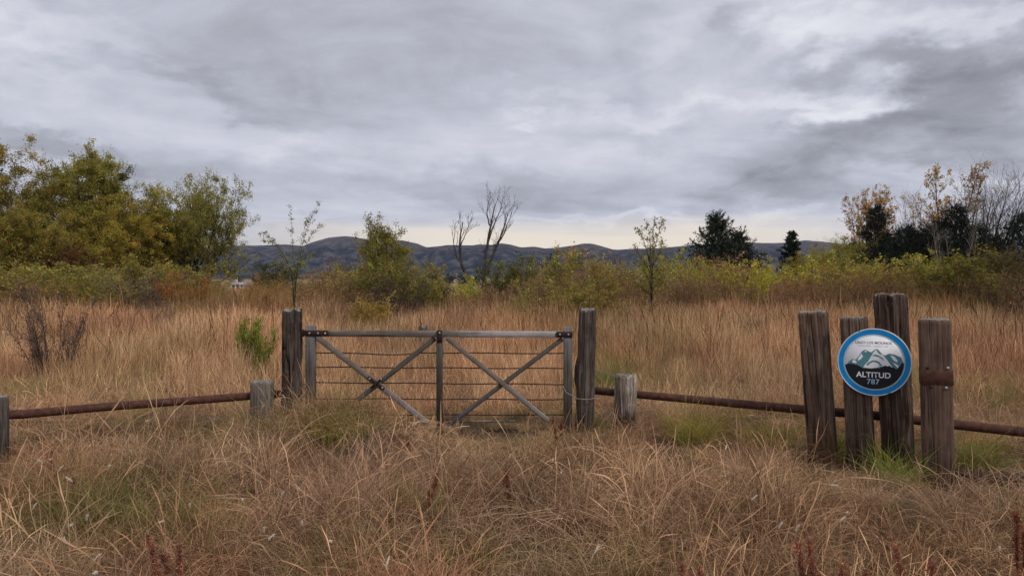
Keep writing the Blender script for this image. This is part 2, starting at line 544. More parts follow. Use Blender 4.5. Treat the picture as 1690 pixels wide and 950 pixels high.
    # warm clear strip under the deck, above the hills, streaked
    st = nd(nt, 'ShaderNodeMapping'); st.inputs['Scale'].default_value = (.045, .9, 1)
    nt.links.new(cb2.outputs[0], st.inputs[0])
    ns = nd(nt, 'ShaderNodeTexNoise'); ns.inputs['Scale'].default_value = 1; ns.inputs['Detail'].default_value = 5
    nt.links.new(st.outputs[0], ns.inputs[0])
    els = mathn(nt, 'ADD', el, mathn(nt, 'MULTIPLY', mathn(nt, 'SUBTRACT', ns.outputs[0], .5), 3.2))
    f1 = nd(nt, 'ShaderNodeMapRange', interpolation_type='SMOOTHSTEP'); f1.inputs[1].default_value = 4.7; f1.inputs[2].default_value = 2.8
    nt.links.new(els, f1.inputs[0])
    da = mathn(nt, 'ABSOLUTE', mathn(nt, 'SUBTRACT', az, 5))
    f2 = nd(nt, 'ShaderNodeMapRange', interpolation_type='SMOOTHSTEP'); f2.inputs[1].default_value = 34; f2.inputs[2].default_value = 6
    nt.links.new(da, f2.inputs[0])
    f3 = mathn(nt, 'MULTIPLY', mathn(nt, 'MULTIPLY', f1.outputs[0], f2.outputs[0]), 1.0)
    c = mixc(nt, f3, c, (.86, .76, .62))
    bg2 = nd(nt, 'ShaderNodeBackground'); bg2.inputs[1].default_value = 1.0
    nt.links.new(c, bg2.inputs[0])
    mx = nd(nt, 'ShaderNodeMixShader'); mx.inputs[0].default_value = .94
    nt.links.new(bg1.outputs[0], mx.inputs[1]); nt.links.new(bg2.outputs[0], mx.inputs[2])
    nt.links.new(mx.outputs[0], out.inputs[0])
    w.cycles.sampling_method = 'MANUAL'; w.cycles.sample_map_resolution = 512
    L = bpy.data.lights.new('sun', 'SUN'); L.energy = 1.5; L.angle = R(11); L.color = (1, .95, .88)
    so = bpy.data.objects.new('sun', L); COL.objects.link(so)
    d = Vector((math.sin(SUN_AZ) * math.cos(SUN_EL), math.cos(SUN_AZ) * math.cos(SUN_EL), math.sin(SUN_EL)))
    so.rotation_euler = d.to_track_quat('Z', 'Y').to_euler(); so.location = (20, 20, 60)


build_world()

HAZE = True
if HAZE:
    mb = MB(); mb.box((0, 1320, 120), (5900, 3100, 252))
    m, nt, out = newmat('haze_air')
    pv = nd(nt, 'ShaderNodeVolumePrincipled')
    pv.inputs['Color'].default_value = (.60, .68, 1.0, 1); pv.inputs['Density'].default_value = 1.0e-4
    pv.inputs['Anisotropy'].default_value = .2
    nt.links.new(pv.outputs[0], out.inputs[1])
    hz = mb.build('haze', m)
    tag(hz, 'thin bluish haze lying over the distant hills', 'haze', kind='stuff')

cam = bpy.data.cameras.new('camera')
cam.sensor_width = 36; cam.lens = 36 * F / 1690
cam.clip_start = .05; cam.clip_end = 12000
co = bpy.data.objects.new('camera', cam); COL.objects.link(co)
co.location = (0, 0, EYE); co.rotation_euler = (R(90) - PITCH, 0, 0)
scene.camera = co
vs = scene.view_settings
vs.view_transform = 'Standard'; vs.look = 'None'; vs.exposure = .25; vs.gamma = 1; vs.use_curve_mapping = False
cy = scene.cycles
cy.max_bounces = 7; cy.diffuse_bounces = 5; cy.glossy_bounces = 2; cy.transmission_bounces = 3; cy.volume_bounces = 0
cy.transparent_max_bounces = 4; cy.sample_clamp_indirect = 4
cy.use_denoising = True
try:
    cy.denoiser = 'OPENIMAGEDENOISE'; cy.denoising_input_passes = 'RGB_ALBEDO_NORMAL'; cy.denoising_prefilter = 'NONE'
except Exception:
    pass


# ------------------------------------------------------------------ plants
def norm(a):
    return a / (np.linalg.norm(a, axis=-1, keepdims=True) + 1e-9)


def stems(rng, base, dirs, lens, r0, S=8, wob=.08, up=0.0, taper=.25):
    """first-level polylines"""
    base = np.asarray(base, float); d = norm(np.asarray(dirs, float)); lens = np.asarray(lens, float)
    N = len(base)
    P = np.zeros((N, S + 1, 3)); P[:, 0] = base
    for s in range(S):
        d = norm(d + rng.normal(0, wob, (N, 3)) + np.array([0, 0, up]))
        P[:, s + 1] = P[:, s] + d * (lens / S)[:, None]
    t = np.linspace(0, 1, S + 1)
    Rd = np.asarray(r0)[:, None] * (1 - t * (1 - taper))[None]
    return P, Rd


def branch(rng, P, Rd, n, t0, t1, ang, asd, length, S=5, wob=.12, up=0.0, ratio=.6, taper=.3, env=None, lsd=.25, minr=.002, tilt_h=None):
    """n children on every polyline; length: metres at env=1"""
    N, S1, _ = P.shape
    k = N * n
    par = np.repeat(np.arange(N), n)
    t = np.tile((np.arange(n) + .5) / n, N) + rng.uniform(-.5, .5, k) / n
    t = t0 + (t1 - t0) * np.clip(t, 0, 1)
    f = t * (S1 - 1); i = np.minimum(f.astype(int), S1 - 2); f = f - i
    pos = P[par, i] * (1 - f)[:, None] + P[par, i + 1] * f[:, None]
    tan = norm(P[par, i + 1] - P[par, i])
    rr = Rd[par, i] * (1 - f) + Rd[par, i + 1] * f
    a = np.tile(np.arange(n) * 2.4, N) + np.repeat(rng.uniform(0, 6.28, N), n) + rng.normal(0, .5, k)
    ref = np.where(np.abs(tan[:, :1]) > .9, np.array([[0, 1, 0]]), np.array([[1, 0, 0]]))
    U = norm(np.cross(tan, ref)); V = np.cross(tan, U)
    per = U * np.cos(a)[:, None] + V * np.sin(a)[:, None]
    th = R(1) * (ang + rng.normal(0, asd, k))
    d = norm(tan * np.cos(th)[:, None] + per * np.sin(th)[:, None])
    L = length * np.clip(rng.normal(1, lsd, k), .35, 1.8)
    if env is not None: L = L * env(t)
    C = np.zeros((k, S + 1, 3)); C[:, 0] = pos
    for s in range(S):
        d = norm(d + rng.normal(0, wob, (k, 3)) + np.array([0, 0, up]))
        C[:, s + 1] = C[:, s] + d * (L / S)[:, None]
    tt = np.linspace(0, 1, S + 1)
    r0 = np.maximum(np.minimum(rr * ratio, L * .03 + .003), minr)
    Cr = np.maximum(r0[:, None] * (1 - tt * (1 - taper))[None], minr * .6)
    return C, Cr


def leaves(rng, P, n, size, jitter, pal, t0=.15, t1=1.0, aspect=.5, along=0.0, weight=None, branch_var=.25, sz=.3):
    """n leaf faces strewn along polylines; pal: list of (weight, rgb)"""
    N, S1, _ = P.shape
    w = None if weight is None else weight / weight.sum()
    b = rng.choice(N, n, p=w)
    t = rng.uniform(t0, t1, n)
    f = t * (S1 - 1); i = np.minimum(f.astype(int), S1 - 2); f = f - i
    pos = P[b, i] * (1 - f)[:, None] + P[b, i + 1] * f[:, None] + rng.normal(0, jitter, (n, 3))
    tan = norm(P[b, i + 1] - P[b, i])
    ax = norm(rng.normal(0, 1, (n, 3)) + tan * along)
    sd = norm(np.cross(ax, rng.normal(0, 1, (n, 3))))
    L = size * np.clip(rng.normal(1, sz, n), .4, 1.9)
    W = L * aspect
    v = np.stack([pos - ax * L[:, None] / 2, pos + sd * W[:, None] / 2, pos + ax * L[:, None] / 2, pos - sd * W[:, None] / 2], 1)
    pw = np.array([p[0] for p in pal], float); pc = np.array([p[1] for p in pal], float)
    # palette picked mostly per branch, so colour comes in clumps
    bp = rng.choice(len(pal), N, p=pw / pw.sum()); lp = rng.choice(len(pal), n, p=pw / pw.sum())
    pick = np.where(rng.random(n) < .6, bp[b], lp)
    c = pc[pick] * np.clip(rng.normal(1, .16, (n, 1)), .5, 1.6) * np.clip(rng.normal(1, branch_var, N), .5, 1.7)[b][:, None]
    q = np.arange(n * 4).reshape(n, 4)
    return v.reshape(-1, 3), q, np.repeat(c, 4, axis=0)


class Plant:
    def __init__(s):
        s.wv = []; s.wq = []; s.wn = 0; s.lv = []; s.lq = []; s.lc = []; s.ln = 0; s.flip = False

    def wood(s, P, Rd, k):
        v, q = tubes(P, Rd, k); s.wv.append(v); s.wq.append(q + s.wn); s.wn += len(v)

    def leaf(s, vqc):
        v, q, c = vqc; s.lv.append(v); s.lq.append(q + s.ln); s.lc.append(c); s.ln += len(v)

    def build(s, name, wood, leafm, wname='trunk', lname='crown'):
        e = empty(name, (0, 0, 0))
        wv = np.vstack(s.wv)
        link(wname, mk_mesh(wname, wv, [np.vstack(s.wq)], mats=[wood], smooth=True), e)
        top = wv[:, 2].max()
        if s.ln:
            lv = np.vstack(s.lv)
            link(lname, mk_mesh(lname, lv, [np.vstack(s.lq)], col=np.vstack(s.lc), mats=[leafm]), e)
            top = np.percentile(lv[:, 2], 99.8) if len(lv) else top
            top = max(top, np.percentile(wv[:, 2], 99.9))
        e['h'] = float(top)
        return e


def copy_thing(e):
    c = e.copy(); COL.objects.link(c)
    for ch in e.children:
        d = ch.copy(); COL.objects.link(d); d.parent = c
    return c


def place(e, px, py_top, Y, rz=0.0, wx=1.0, sink=.05, px_is_base=True):
    """stand plant e so that its top shows at py_top"""
    b = at(px, HOR, Y)
    z0 = gz(b.x, Y) - sink
    zt = at(px, py_top, Y).z
    s = (zt - z0) / e['h']
    e.location = (b.x, Y, z0); e.scale = (s * wx, s * wx, s); e.rotation_euler = (0, 0, rz)
    return e


def tint(e, leaf=None, wood=None):
    for ch in e.children:
        if ch.name.startswith(('crown', 'foliage')) and leaf: ch.color = (*leaf, 1)
        if ch.name.startswith(('trunk', 'stems')) and wood: ch.color = (*wood, 1)


OLIVE = [(5, (.38, .31, .075)), (4, (.31, .275, .065)), (3, (.37, .265, .05)), (1.2, (.42, .25, .06)), (1.5, (.17, .165, .036))]
GREENER = [(5, (.34, .31, .075)), (3, (.40, .35, .075)), (2, (.17, .17, .04)), (1, (.37, .28, .06))]
GOLD = [(5, (.46, .365, .075)), (4, (.39, .335, .07)), (2, (.46, .30, .055)), (1, (.21, .19, .04))]
LIME = [(5, (.30, .34, .045)), (3, (.15, .18, .028)), (1, (.25, .22, .04))]
ORANGE = [(4, (.56, .33, .09)), (3, (.48, .27, .075)), (2, (.62, .44, .15)), (1, (.36, .25, .10))]


def big_tree(seed, H, W, pal, nleaf, base_h=.1, cone=False, spr=.28, nst=3, lean=0.0, leafsize=.09, mb=M_BARK, open_=1.0, low=True):
    rng = np.random.default_rng(seed)
    p = Plant()
    ang = rng.uniform(0, 6.28, nst)
    d = np.stack([np.cos(ang) * spr + lean, np.sin(ang) * spr, np.ones(nst)], -1)
    P0, R0 = stems(rng, np.stack([np.cos(ang) * .12, np.sin(ang) * .12, np.full(nst, -.2)], -1), d, H * rng.uniform(.72, .86, nst), np.full(nst, H * .019), S=9, wob=.07, up=.05, taper=.2)
    env = lambda t: (.55 + .75 * np.sin(np.clip((t - .05) / .95, 0, 1) * np.pi * .8))
    if cone: env = lambda t: 1.3 - .85 * t
    P1, R1 = branch(rng, P0, R0, 13, .12 if low else .3, .98, 48, 12, W * .36, S=6, wob=.13, up=.10, ratio=.55, env=env)
    P2, R2 = branch(rng, P1, R1, 7, .25, 1, 42, 14, W * .15, S=5, wob=.16, up=.05, ratio=.55)
    P3, R3 = branch(rng, P2, R2, 5, .2, 1, 40, 15, W * .075, S=4, wob=.18, up=-.03, ratio=.6, minr=.004)
    p.wood(P0, R0, 8); p.wood(P1, R1, 6); p.wood(P2, R2, 4); p.wood(P3, R3, 3)
    wgt = rng.gamma(.8 / open_, 1, len(P3)) + .05
    p.leaf(leaves(rng, P3, nleaf, leafsize, W * .016, pal, weight=wgt, aspect=.5))
    return p.build('leafy_tree', mb, M_LEAF)


# ---- trees on the left
T = [  # (widths in metres) px, top, depth, width m, pal, leaves, seed, nst, label
    (2, 214, 36, 6.6, OLIVE, 125000, 11, 4, 'tallest bushy olive-green tree at the far left edge of the meadow'),
    (112, 234, 37, 6.2, GREENER, 100000, 12, 3, 'tall olive tree with a loose open top, second from the left edge'),
    (60, 330, 33, 5.4, OLIVE, 65000, 17, 3, 'lower olive tree in front of the two tallest trees at far left'),
    (196, 304, 38, 6.6, GOLD, 125000, 13, 5, 'rounded yellow-olive tree between the tall left trees and the lone round tree'),
    (272, 336, 39, 4.2, GOLD, 70000, 14, 3, 'small golden-olive tree close against the left side of the lone round tree'),
    (150, 350, 35, 5.6, GOLD, 85000, 18, 4, 'low golden-olive tree below the yellow-olive tree on the left'),
]
for px, top, Y, W, pal, nl, seed, nst, lab in T:
    H = at(px, top, Y).z
    e = big_tree(seed, H, W, pal, nl, nst=nst)
    place(e, px, top, Y)
    tag(e, lab, 'tree', 'autumn trees on the left')
e = big_tree(27, 5.6, 5.2, [(5, (.33, .30, .075)), (3, (.40, .34, .075)), (2, (.23, .22, .06))], 56000, nst=5, spr=.26, lean=.03, leafsize=.08, open_=1.2, low=False)
place(e, 328, 284, 40, wx=.74)
tag(e, 'lone round tree with gappy crown standing in front of the hills at left', 'tree', 'autumn trees on the left')
e = big_tree(22, 4.3, 2.0, LIME, 6000, nst=2)
place(e, 256, 340, 41)
tag(e, 'bright lime-green treetop peeping out between golden tree and lone round tree', 'tree', 'autumn trees on the left')
e = big_tree(23, 3.4, 3.4, [(1, (.32, .165, .065)), (1, (.24, .13, .055))], 16000, nst=4)
place(e, 100, 396, 33)
tag(e, 'russet brown low tree at the foot of the tall left trees', 'tree', 'autumn trees on the left')
# mid distance tree with sparse top
e = big_tree(33, 4.2, 3.9, [(4, (.30, .28, .055)), (3, (.24, .24, .05)), (2, (.36, .25, .06))], 17000, nst=2, spr=.14, cone=True, leafsize=.065, open_=2.2)
place(e, 660, 356, 27, wx=.95)
tag(e, 'olive-green tree with thin airy top behind the left half of the gate', 'tree')
# rounded olive trees at right
for px, top, Y, W, seed, pal, lab in ((1374, 390, 55, 6.6, 41, GREENER, 'rounded olive-green tree right of the slim dark conifer'),
                                      (1340, 406, 52, 5.2, 42, OLIVE, 'low olive tree directly right of the slim dark conifer'),
                                      (1640, 408, 40, 3.4, 43, [(2, (.24, .16, .06)), (2, (.16, .135, .05))], 'brown-olive tree below the big leaning bare tree at right')):
    e = big_tree(seed, 4.4, W * 1.2, pal, 45000, nst=4)
    place(e, px, top, Y); tag(e, lab, 'tree')


# ---- conifers
def conifer(seed, H, W, lead=1, gap=.0, dark=1.0, nwh=26, leader_h=(1,), leader_x=(0,), low=0.05, pw=.8):
    rng = np.random.default_rng(seed)
    p = Plant()
    for lh, lx in zip(leader_h, leader_x):
        P0, R0 = stems(rng, [[lx * .3, 0, -.2]], [[lx * .10, 0, 1]], [H * lh + .2], [H * .018], S=10, wob=.012, taper=.12)
        env = lambda t: 1.35 * np.clip((1 - t) ** pw, .04, 1) * (1 - gap * rng.random(len(t)))
        P1, R1 = branch(rng, P0, R0, int(nwh * 4 * lh), low, .985, 74, 8, W * .60, S=6, wob=.06, up=.05, ratio=.3, env=env, lsd=.2)
        L1 = np.linalg.norm(P1[:, -1] - P1[:, 0], axis=1)
        P2, R2 = branch(rng, P1, R1, 7, .2, 1, 48, 10, W * .12, S=3, wob=.08, up=.02, ratio=.5, minr=.004)
        L2 = np.linalg.norm(P2[:, -1] - P2[:, 0], axis=1)
        p.wood(P0, R0, 7); p.wood(P1, R1, 4); p.wood(P2, R2, 3)
        pal = [(4, (.020 * dark, .027 * dark, .017 * dark)), (3, (.030 * dark, .038 * dark, .022 * dark)), (1, (.045 * dark, .05 * dark, .028 * dark))]
        n = int(len(P2) * 26)
        p.leaf(leaves(rng, P2, n, .15, .035, pal, t0=0, aspect=.22, along=1.6, weight=L2))
        p.leaf(leaves(rng, P1, n // 4, .15, .04, pal, t0=.25, aspect=.22, along=1.3, weight=L1))
    return p.build('conifer_tree', M_BARK, M_NEEDLE)


e = conifer(51, 5.4, 4.6, gap=.45, leader_h=(1, .82), leader_x=(-.2, 1.5), dark=1.6, pw=.95, nwh=34)
place(e, 1190, 350, 45, sink=.3)
tag(e, 'large dark cedar-like conifer with two open ragged leaders right of the middle', 'conifer tree')
C = [
    (1306, 381, 54, 2.0, 52, .2, 'slim dark conifer standing alone against the hills'),
    (1443, 338, 56, 3.6, 53, .3, 'pointed dark conifer in front of the orange-leaved poplar'),
    (1402, 398, 57, 5.0, 54, .2, 'short broad dark conifer at the left end of the conifer row'),
    (1488, 368, 58, 5.2, 55, .35, 'dark conifer below the pale bare poplar in the conifer row'),
    (1534, 366, 57, 5.6, 56, .35, 'broad dark conifer in the middle of the row, right of the bare poplar'),
    (1576, 334, 59, 4.6, 57, .35, 'tallest conifer of the row, behind the cluster of pale stems'),
    (1612, 364, 58, 5.4, 58, .3, 'dark conifer at the right end of the row under the leaning bare tree'),
    (1466, 384, 60, 4.4, 71, .3, 'dark conifer filling in just right of the pointed conifer'),
    (1510, 380, 61, 4.4, 72, .3, 'dark conifer standing between the bare poplar and the broad middle conifer'),
    (1555, 360, 60, 4.2, 73, .3, 'dark conifer directly left of the tallest conifer'),
    (1634, 388, 60, 4.6, 74, .3, 'low dark conifer under the outermost branches of the leaning bare tree'),
    (1692, 342, 48, 5.4, 59, .3, 'dark green conifer cut off by the right edge'),
]
for px, top, Y, W, seed, gap, lab in C:
    H = at(px, top, Y).z + (1.0 if Y > 50 else .2)
    e = conifer(seed, H, W, gap=gap, nwh=int(20 + H * 2), pw=.62)
    place(e, px, top, Y, sink=.2); tag(e, lab, 'conifer tree', 'dark conifers on the right')


# ---- poplars and bare trees
def bare_tree(seed, H, W, nst=1, lean=(0, 0), spread=.12, leafn=0, pal=ORANGE, bark=M_BARKPALE, ang=30, up=.08, t0=.25, n1=14, n2=7, n3=5, rad=.011, name='bare_tree', leafsize=.105, fine=True, base_r=.15, tw=1.0):
    rng = np.random.default_rng(seed)
    p = Plant()
    a = rng.uniform(0, 6.28, nst)
    d = np.stack([np.cos(a) * spread + lean[0], np.sin(a) * spread + lean[1], np.ones(nst)], -1)
    P0, R0 = stems(rng, np.stack([np.cos(a) * base_r, np.sin(a) * base_r, np.full(nst, -.2)], -1), d, H * rng.uniform(.85, 1.05, nst), np.full(nst, H * rad), S=10, wob=.035, up=.02, taper=.12)
    P1, R1 = branch(rng, P0, R0, n1, t0, .97, ang, 9, W * .5, S=6, wob=.07, up=up, ratio=.5, env=lambda t: 1.15 - .75 * t)
    P2, R2 = branch(rng, P1, R1, n2, .2, 1, ang, 10, W * .2, S=5, wob=.09, up=up * .7, ratio=.55, minr=.006 * tw)
    p.wood(P0, R0, 7); p.wood(P1, R1, 5); p.wood(P2, R2, 3)
    last = P2
    if fine:
        P3, R3 = branch(rng, P2, R2, n3, .15, 1, 30, 10, W * .1, S=3, wob=.09, up=up * .5, ratio=.6, minr=.0045 * tw)
        p.wood(P3, R3, 3); last = P3
    if leafn:
        z = last[:, -1, 2]
        wgt = rng.gamma(.7, 1, len(last)) + .05
        p.leaf(leaves(rng, last, leafn, leafsize, .06, pal, weight=wgt, aspect=.75))
    return p.build(name, bark, M_LEAF)


B = [  # px top Y H W nst lean leaves seed label
    (1432, 310, 62, 8.2, 4.2, 3, (-.02, 0), 7500, 61, 'poplar with orange autumn leaves at the left of the conifer row'),
    (1466, 306, 62, 8.0, 3.2, 2, (.03, 0), 4200, 62, 'poplar with thinning orange leaves behind the pointed conifer'),
    (1498, 292, 66, 9.0, 5.4, 2, (.02, 0), 0, 63, 'pale leafless poplar with fine twigs in the middle of the row'),
    (1534, 316, 62, 7.6, 4.4, 3, (0, 0), 3600, 64, 'short poplar with scattered brown-orange leaves above the middle conifers'),
    (1562, 270, 62, 10, 3.4, 2, (.03, 0), 4000, 65, 'tall narrow poplar with amber leaves near its top'),
    (1590, 276, 60, 9.4, 4.6, 4, (.08, 0), 500, 66, 'pale many-stemmed poplar with a few leaves at its tips'),
    (1618, 252, 58, 9.8, 8.6, 3, (.24, 0), 60, 67, 'big leafless tree with spreading twigs leaning to the right'),
    (1622, 285, 64, 8.4, 6.4, 3, (.34, 0), 0, 68, 'second leafless tree leaning right, behind the big one'),
]
for px, top, Y, H, W, nst, lean, nl, seed, lab in B:
    e = bare_tree(seed, H, W, nst=nst, lean=lean, leafn=nl, spread=.10, tw=1.45 if seed in (67, 68) else 1.15, rad=.014 if seed in (67, 68) else .011, name='poplar_tree' if nl > 100 or seed == 63 else 'bare_tree',
                  bark=M_BARKPALE if seed in (63, 66) else M_BARKDEAD, t0=.3, n1=13, n2=6 if seed > 66 else 7, n3=3 if seed > 66 else 4)
    place(e, px, top, Y, sink=.3); tag(e, lab, 'tree', 'poplars and bare trees on the right')
# pale bare stems fanning up in front of the conifers
e = bare_tree(70, 4.8, 1.6, nst=7, spread=.22, leafn=0, t0=.35, n1=6, n2=4, n3=3, rad=.008, name='bare_shrub', base_r=.5)
place(e, 1580, 345, 50); tag(e, 'fan of thin pale leafless stems in front of the tallest conifer', 'shrub')

# dead trees in the middle
def dead_tree(pts_px, Y, r, seed, nb, Lb, label):
    rng = np.random.default_rng(seed)
    p = Plant(); P = []; Rr = []
    base = at(pts_px[0][0][0], HOR, Y); z0 = gz(base.x, Y) - .1
    S = 12
    for path, rr in zip(pts_px, r):
        w = np.array([at(x, y, Y)[:] for x, y in path]) - np.array([base.x, Y, z0])
        w[:, 1] += np.linspace(0, rng.normal(0, .35), len(w))
        s = np.linspace(0, len(w) - 1, S + 1); i = np.minimum(s.astype(int), len(w) - 2); f = (s - i)[:, None]
        q = w[i] * (1 - f) + w[i + 1] * f
        q[1:-1] = (q[:-2] + q[1:-1] * 2 + q[2:]) / 4
        q[1:] += rng.normal(0, .012, (S, 3))
        P.append(q); Rr.append(rr * (1 - np.linspace(0, 1, S + 1) * .82))
    P = np.array(P); Rr = np.array(Rr)
    P1, R1 = branch(rng, P, Rr, nb, .35, .97, 24, 8, Lb, S=6, wob=.09, up=.09, ratio=.5, env=lambda t: 1.1 - .5 * t, minr=.006)
    P2, R2 = branch(rng, P1, R1, 4, .2, 1, 28, 9, Lb * .42, S=4, wob=.1, up=.06, ratio=.6, minr=.006)
    P3, R3 = branch(rng, P2, R2, 3, .2, 1, 28, 9, Lb * .2, S=3, wob=.1, up=.03, ratio=.7, minr=.005)
    p.wood(P, Rr, 8); p.wood(P1, R1, 5); p.wood(P2, R2, 3); p.wood(P3, R3, 3)
    e = p.build('dead_tree', M_BARKDEAD, M_LEAF)
    e.location = (base.x, Y, z0)
    tag(e, label, 'tree')


dead_tree([[(783, 488), (772, 462), (763, 440), (758, 415), (759, 390), (763, 366)],
           [(764, 442), (752, 420), (748, 395), (752, 372)], [(758, 412), (766, 390), (778, 374)]], 32, (.095, .03, .03), 81, 4, .75,
          'smaller dead tree leaning left over a bent dark trunk in front of the hills')
dead_tree([[(797, 478), (799, 440), (804, 405), (809, 370), (817, 335)],
           [(798, 470), (806, 438), (818, 410), (828, 385), (838, 352)], [(804, 405), (812, 378), (826, 345), (829, 330)], [(818, 410), (832, 385), (845, 350)], [(808, 372), (803, 350), (806, 330)]], 34, (.10, .09, .04, .04, .035), 82, 5, .85,
          'taller dead tree with twin dark trunks and fine twigs in front of the hills')


# ---- shrubs and saplings
def broom(seed, H, W, nst, nleaf, leafsize=.06, pal=None, spread=.3, fine=True):
    """upright shooty shrub: many stems from the base, small leaves along side shoots"""
    rng = np.random.default_rng(seed); p = Plant()
    a = rng.uniform(0, 6.28, nst); r = np.sqrt(rng.random(nst))
    d = np.stack([np.cos(a) * r * spread, np.sin(a) * r * spread, np.ones(nst)], -1)
    b = np.stack([np.cos(a) * r * W * .3, np.sin(a) * r * W * .3, np.full(nst, -.05)], -1)
    P0, R0 = stems(rng, b, d, H * rng.uniform(.55, 1.0, nst), np.full(nst, .014), S=7, wob=.06, up=.03, taper=.2)
    P1, R1 = branch(rng, P0, R0, 7, .15, .95, 36, 10, H * .24, S=4, wob=.1, up=.10, ratio=.6, minr=.0035, env=lambda t: 1.1 - .6 * t)
    P2, R2 = branch(rng, P1, R1, 4, .15, 1, 38, 10, H * .1, S=3, wob=.1, up=.05, ratio=.6, minr=.003)
    p.wood(P0, R0, 4); p.wood(P1, R1, 3); p.wood(P2, R2, 3)
    pal = pal or [(4, (1, 1, 1)), (2, (.75, .78, .8)), (2, (1.25, 1.12, 1.1)), (1, (1.35, .95, 1.0))]
    if nleaf:
        w = rng.gamma(.9, 1, len(P2)) + .05
        p.leaf(leaves(rng, P2, int(nleaf), leafsize, .035, pal, weight=w, aspect=.5))
        p.leaf(leaves(rng, P0, int(nleaf * .18), leafsize, .05, pal, t0=.5, aspect=.5))
    return p.build('shrub', M_TWIG, M_LEAF, 'stems', 'foliage')


PROTO = {'broom': [broom(100 + i, 2.4, 1.3, 22, 5200, spread=.30) for i in range(4)],
         'dense': [broom(110 + i, 2.2, 1.6, 26, 6800, spread=.42, leafsize=.06) for i in range(3)],
         'twig': [broom(120 + i, 2.2, 1.6, 40, 2200, spread=.36, leafsize=.045) for i in range(4)],
         'airy': [broom(130 + i, 2.6, 1.2, 12, 1500, spread=.26, leafsize=.06) for i in range(2)]}
used = {k: 0 for k in PROTO}
lim = (.47, .47, .07); ylim = (.48, .46, .055); oli = (.32, .28, .07); rus = (.38, .20, .065); brn = (.42, .265, .125); dkg = (.12, .13, .045)
gol = (.44, .33, .07); gry = (.24, .18, .13); drk = (.13, .10, .08)
wd = (.26, .18, .12); wr = (.32, .19, .11); wg = (.19, .15, .12); wk = (.075, .055, .046)
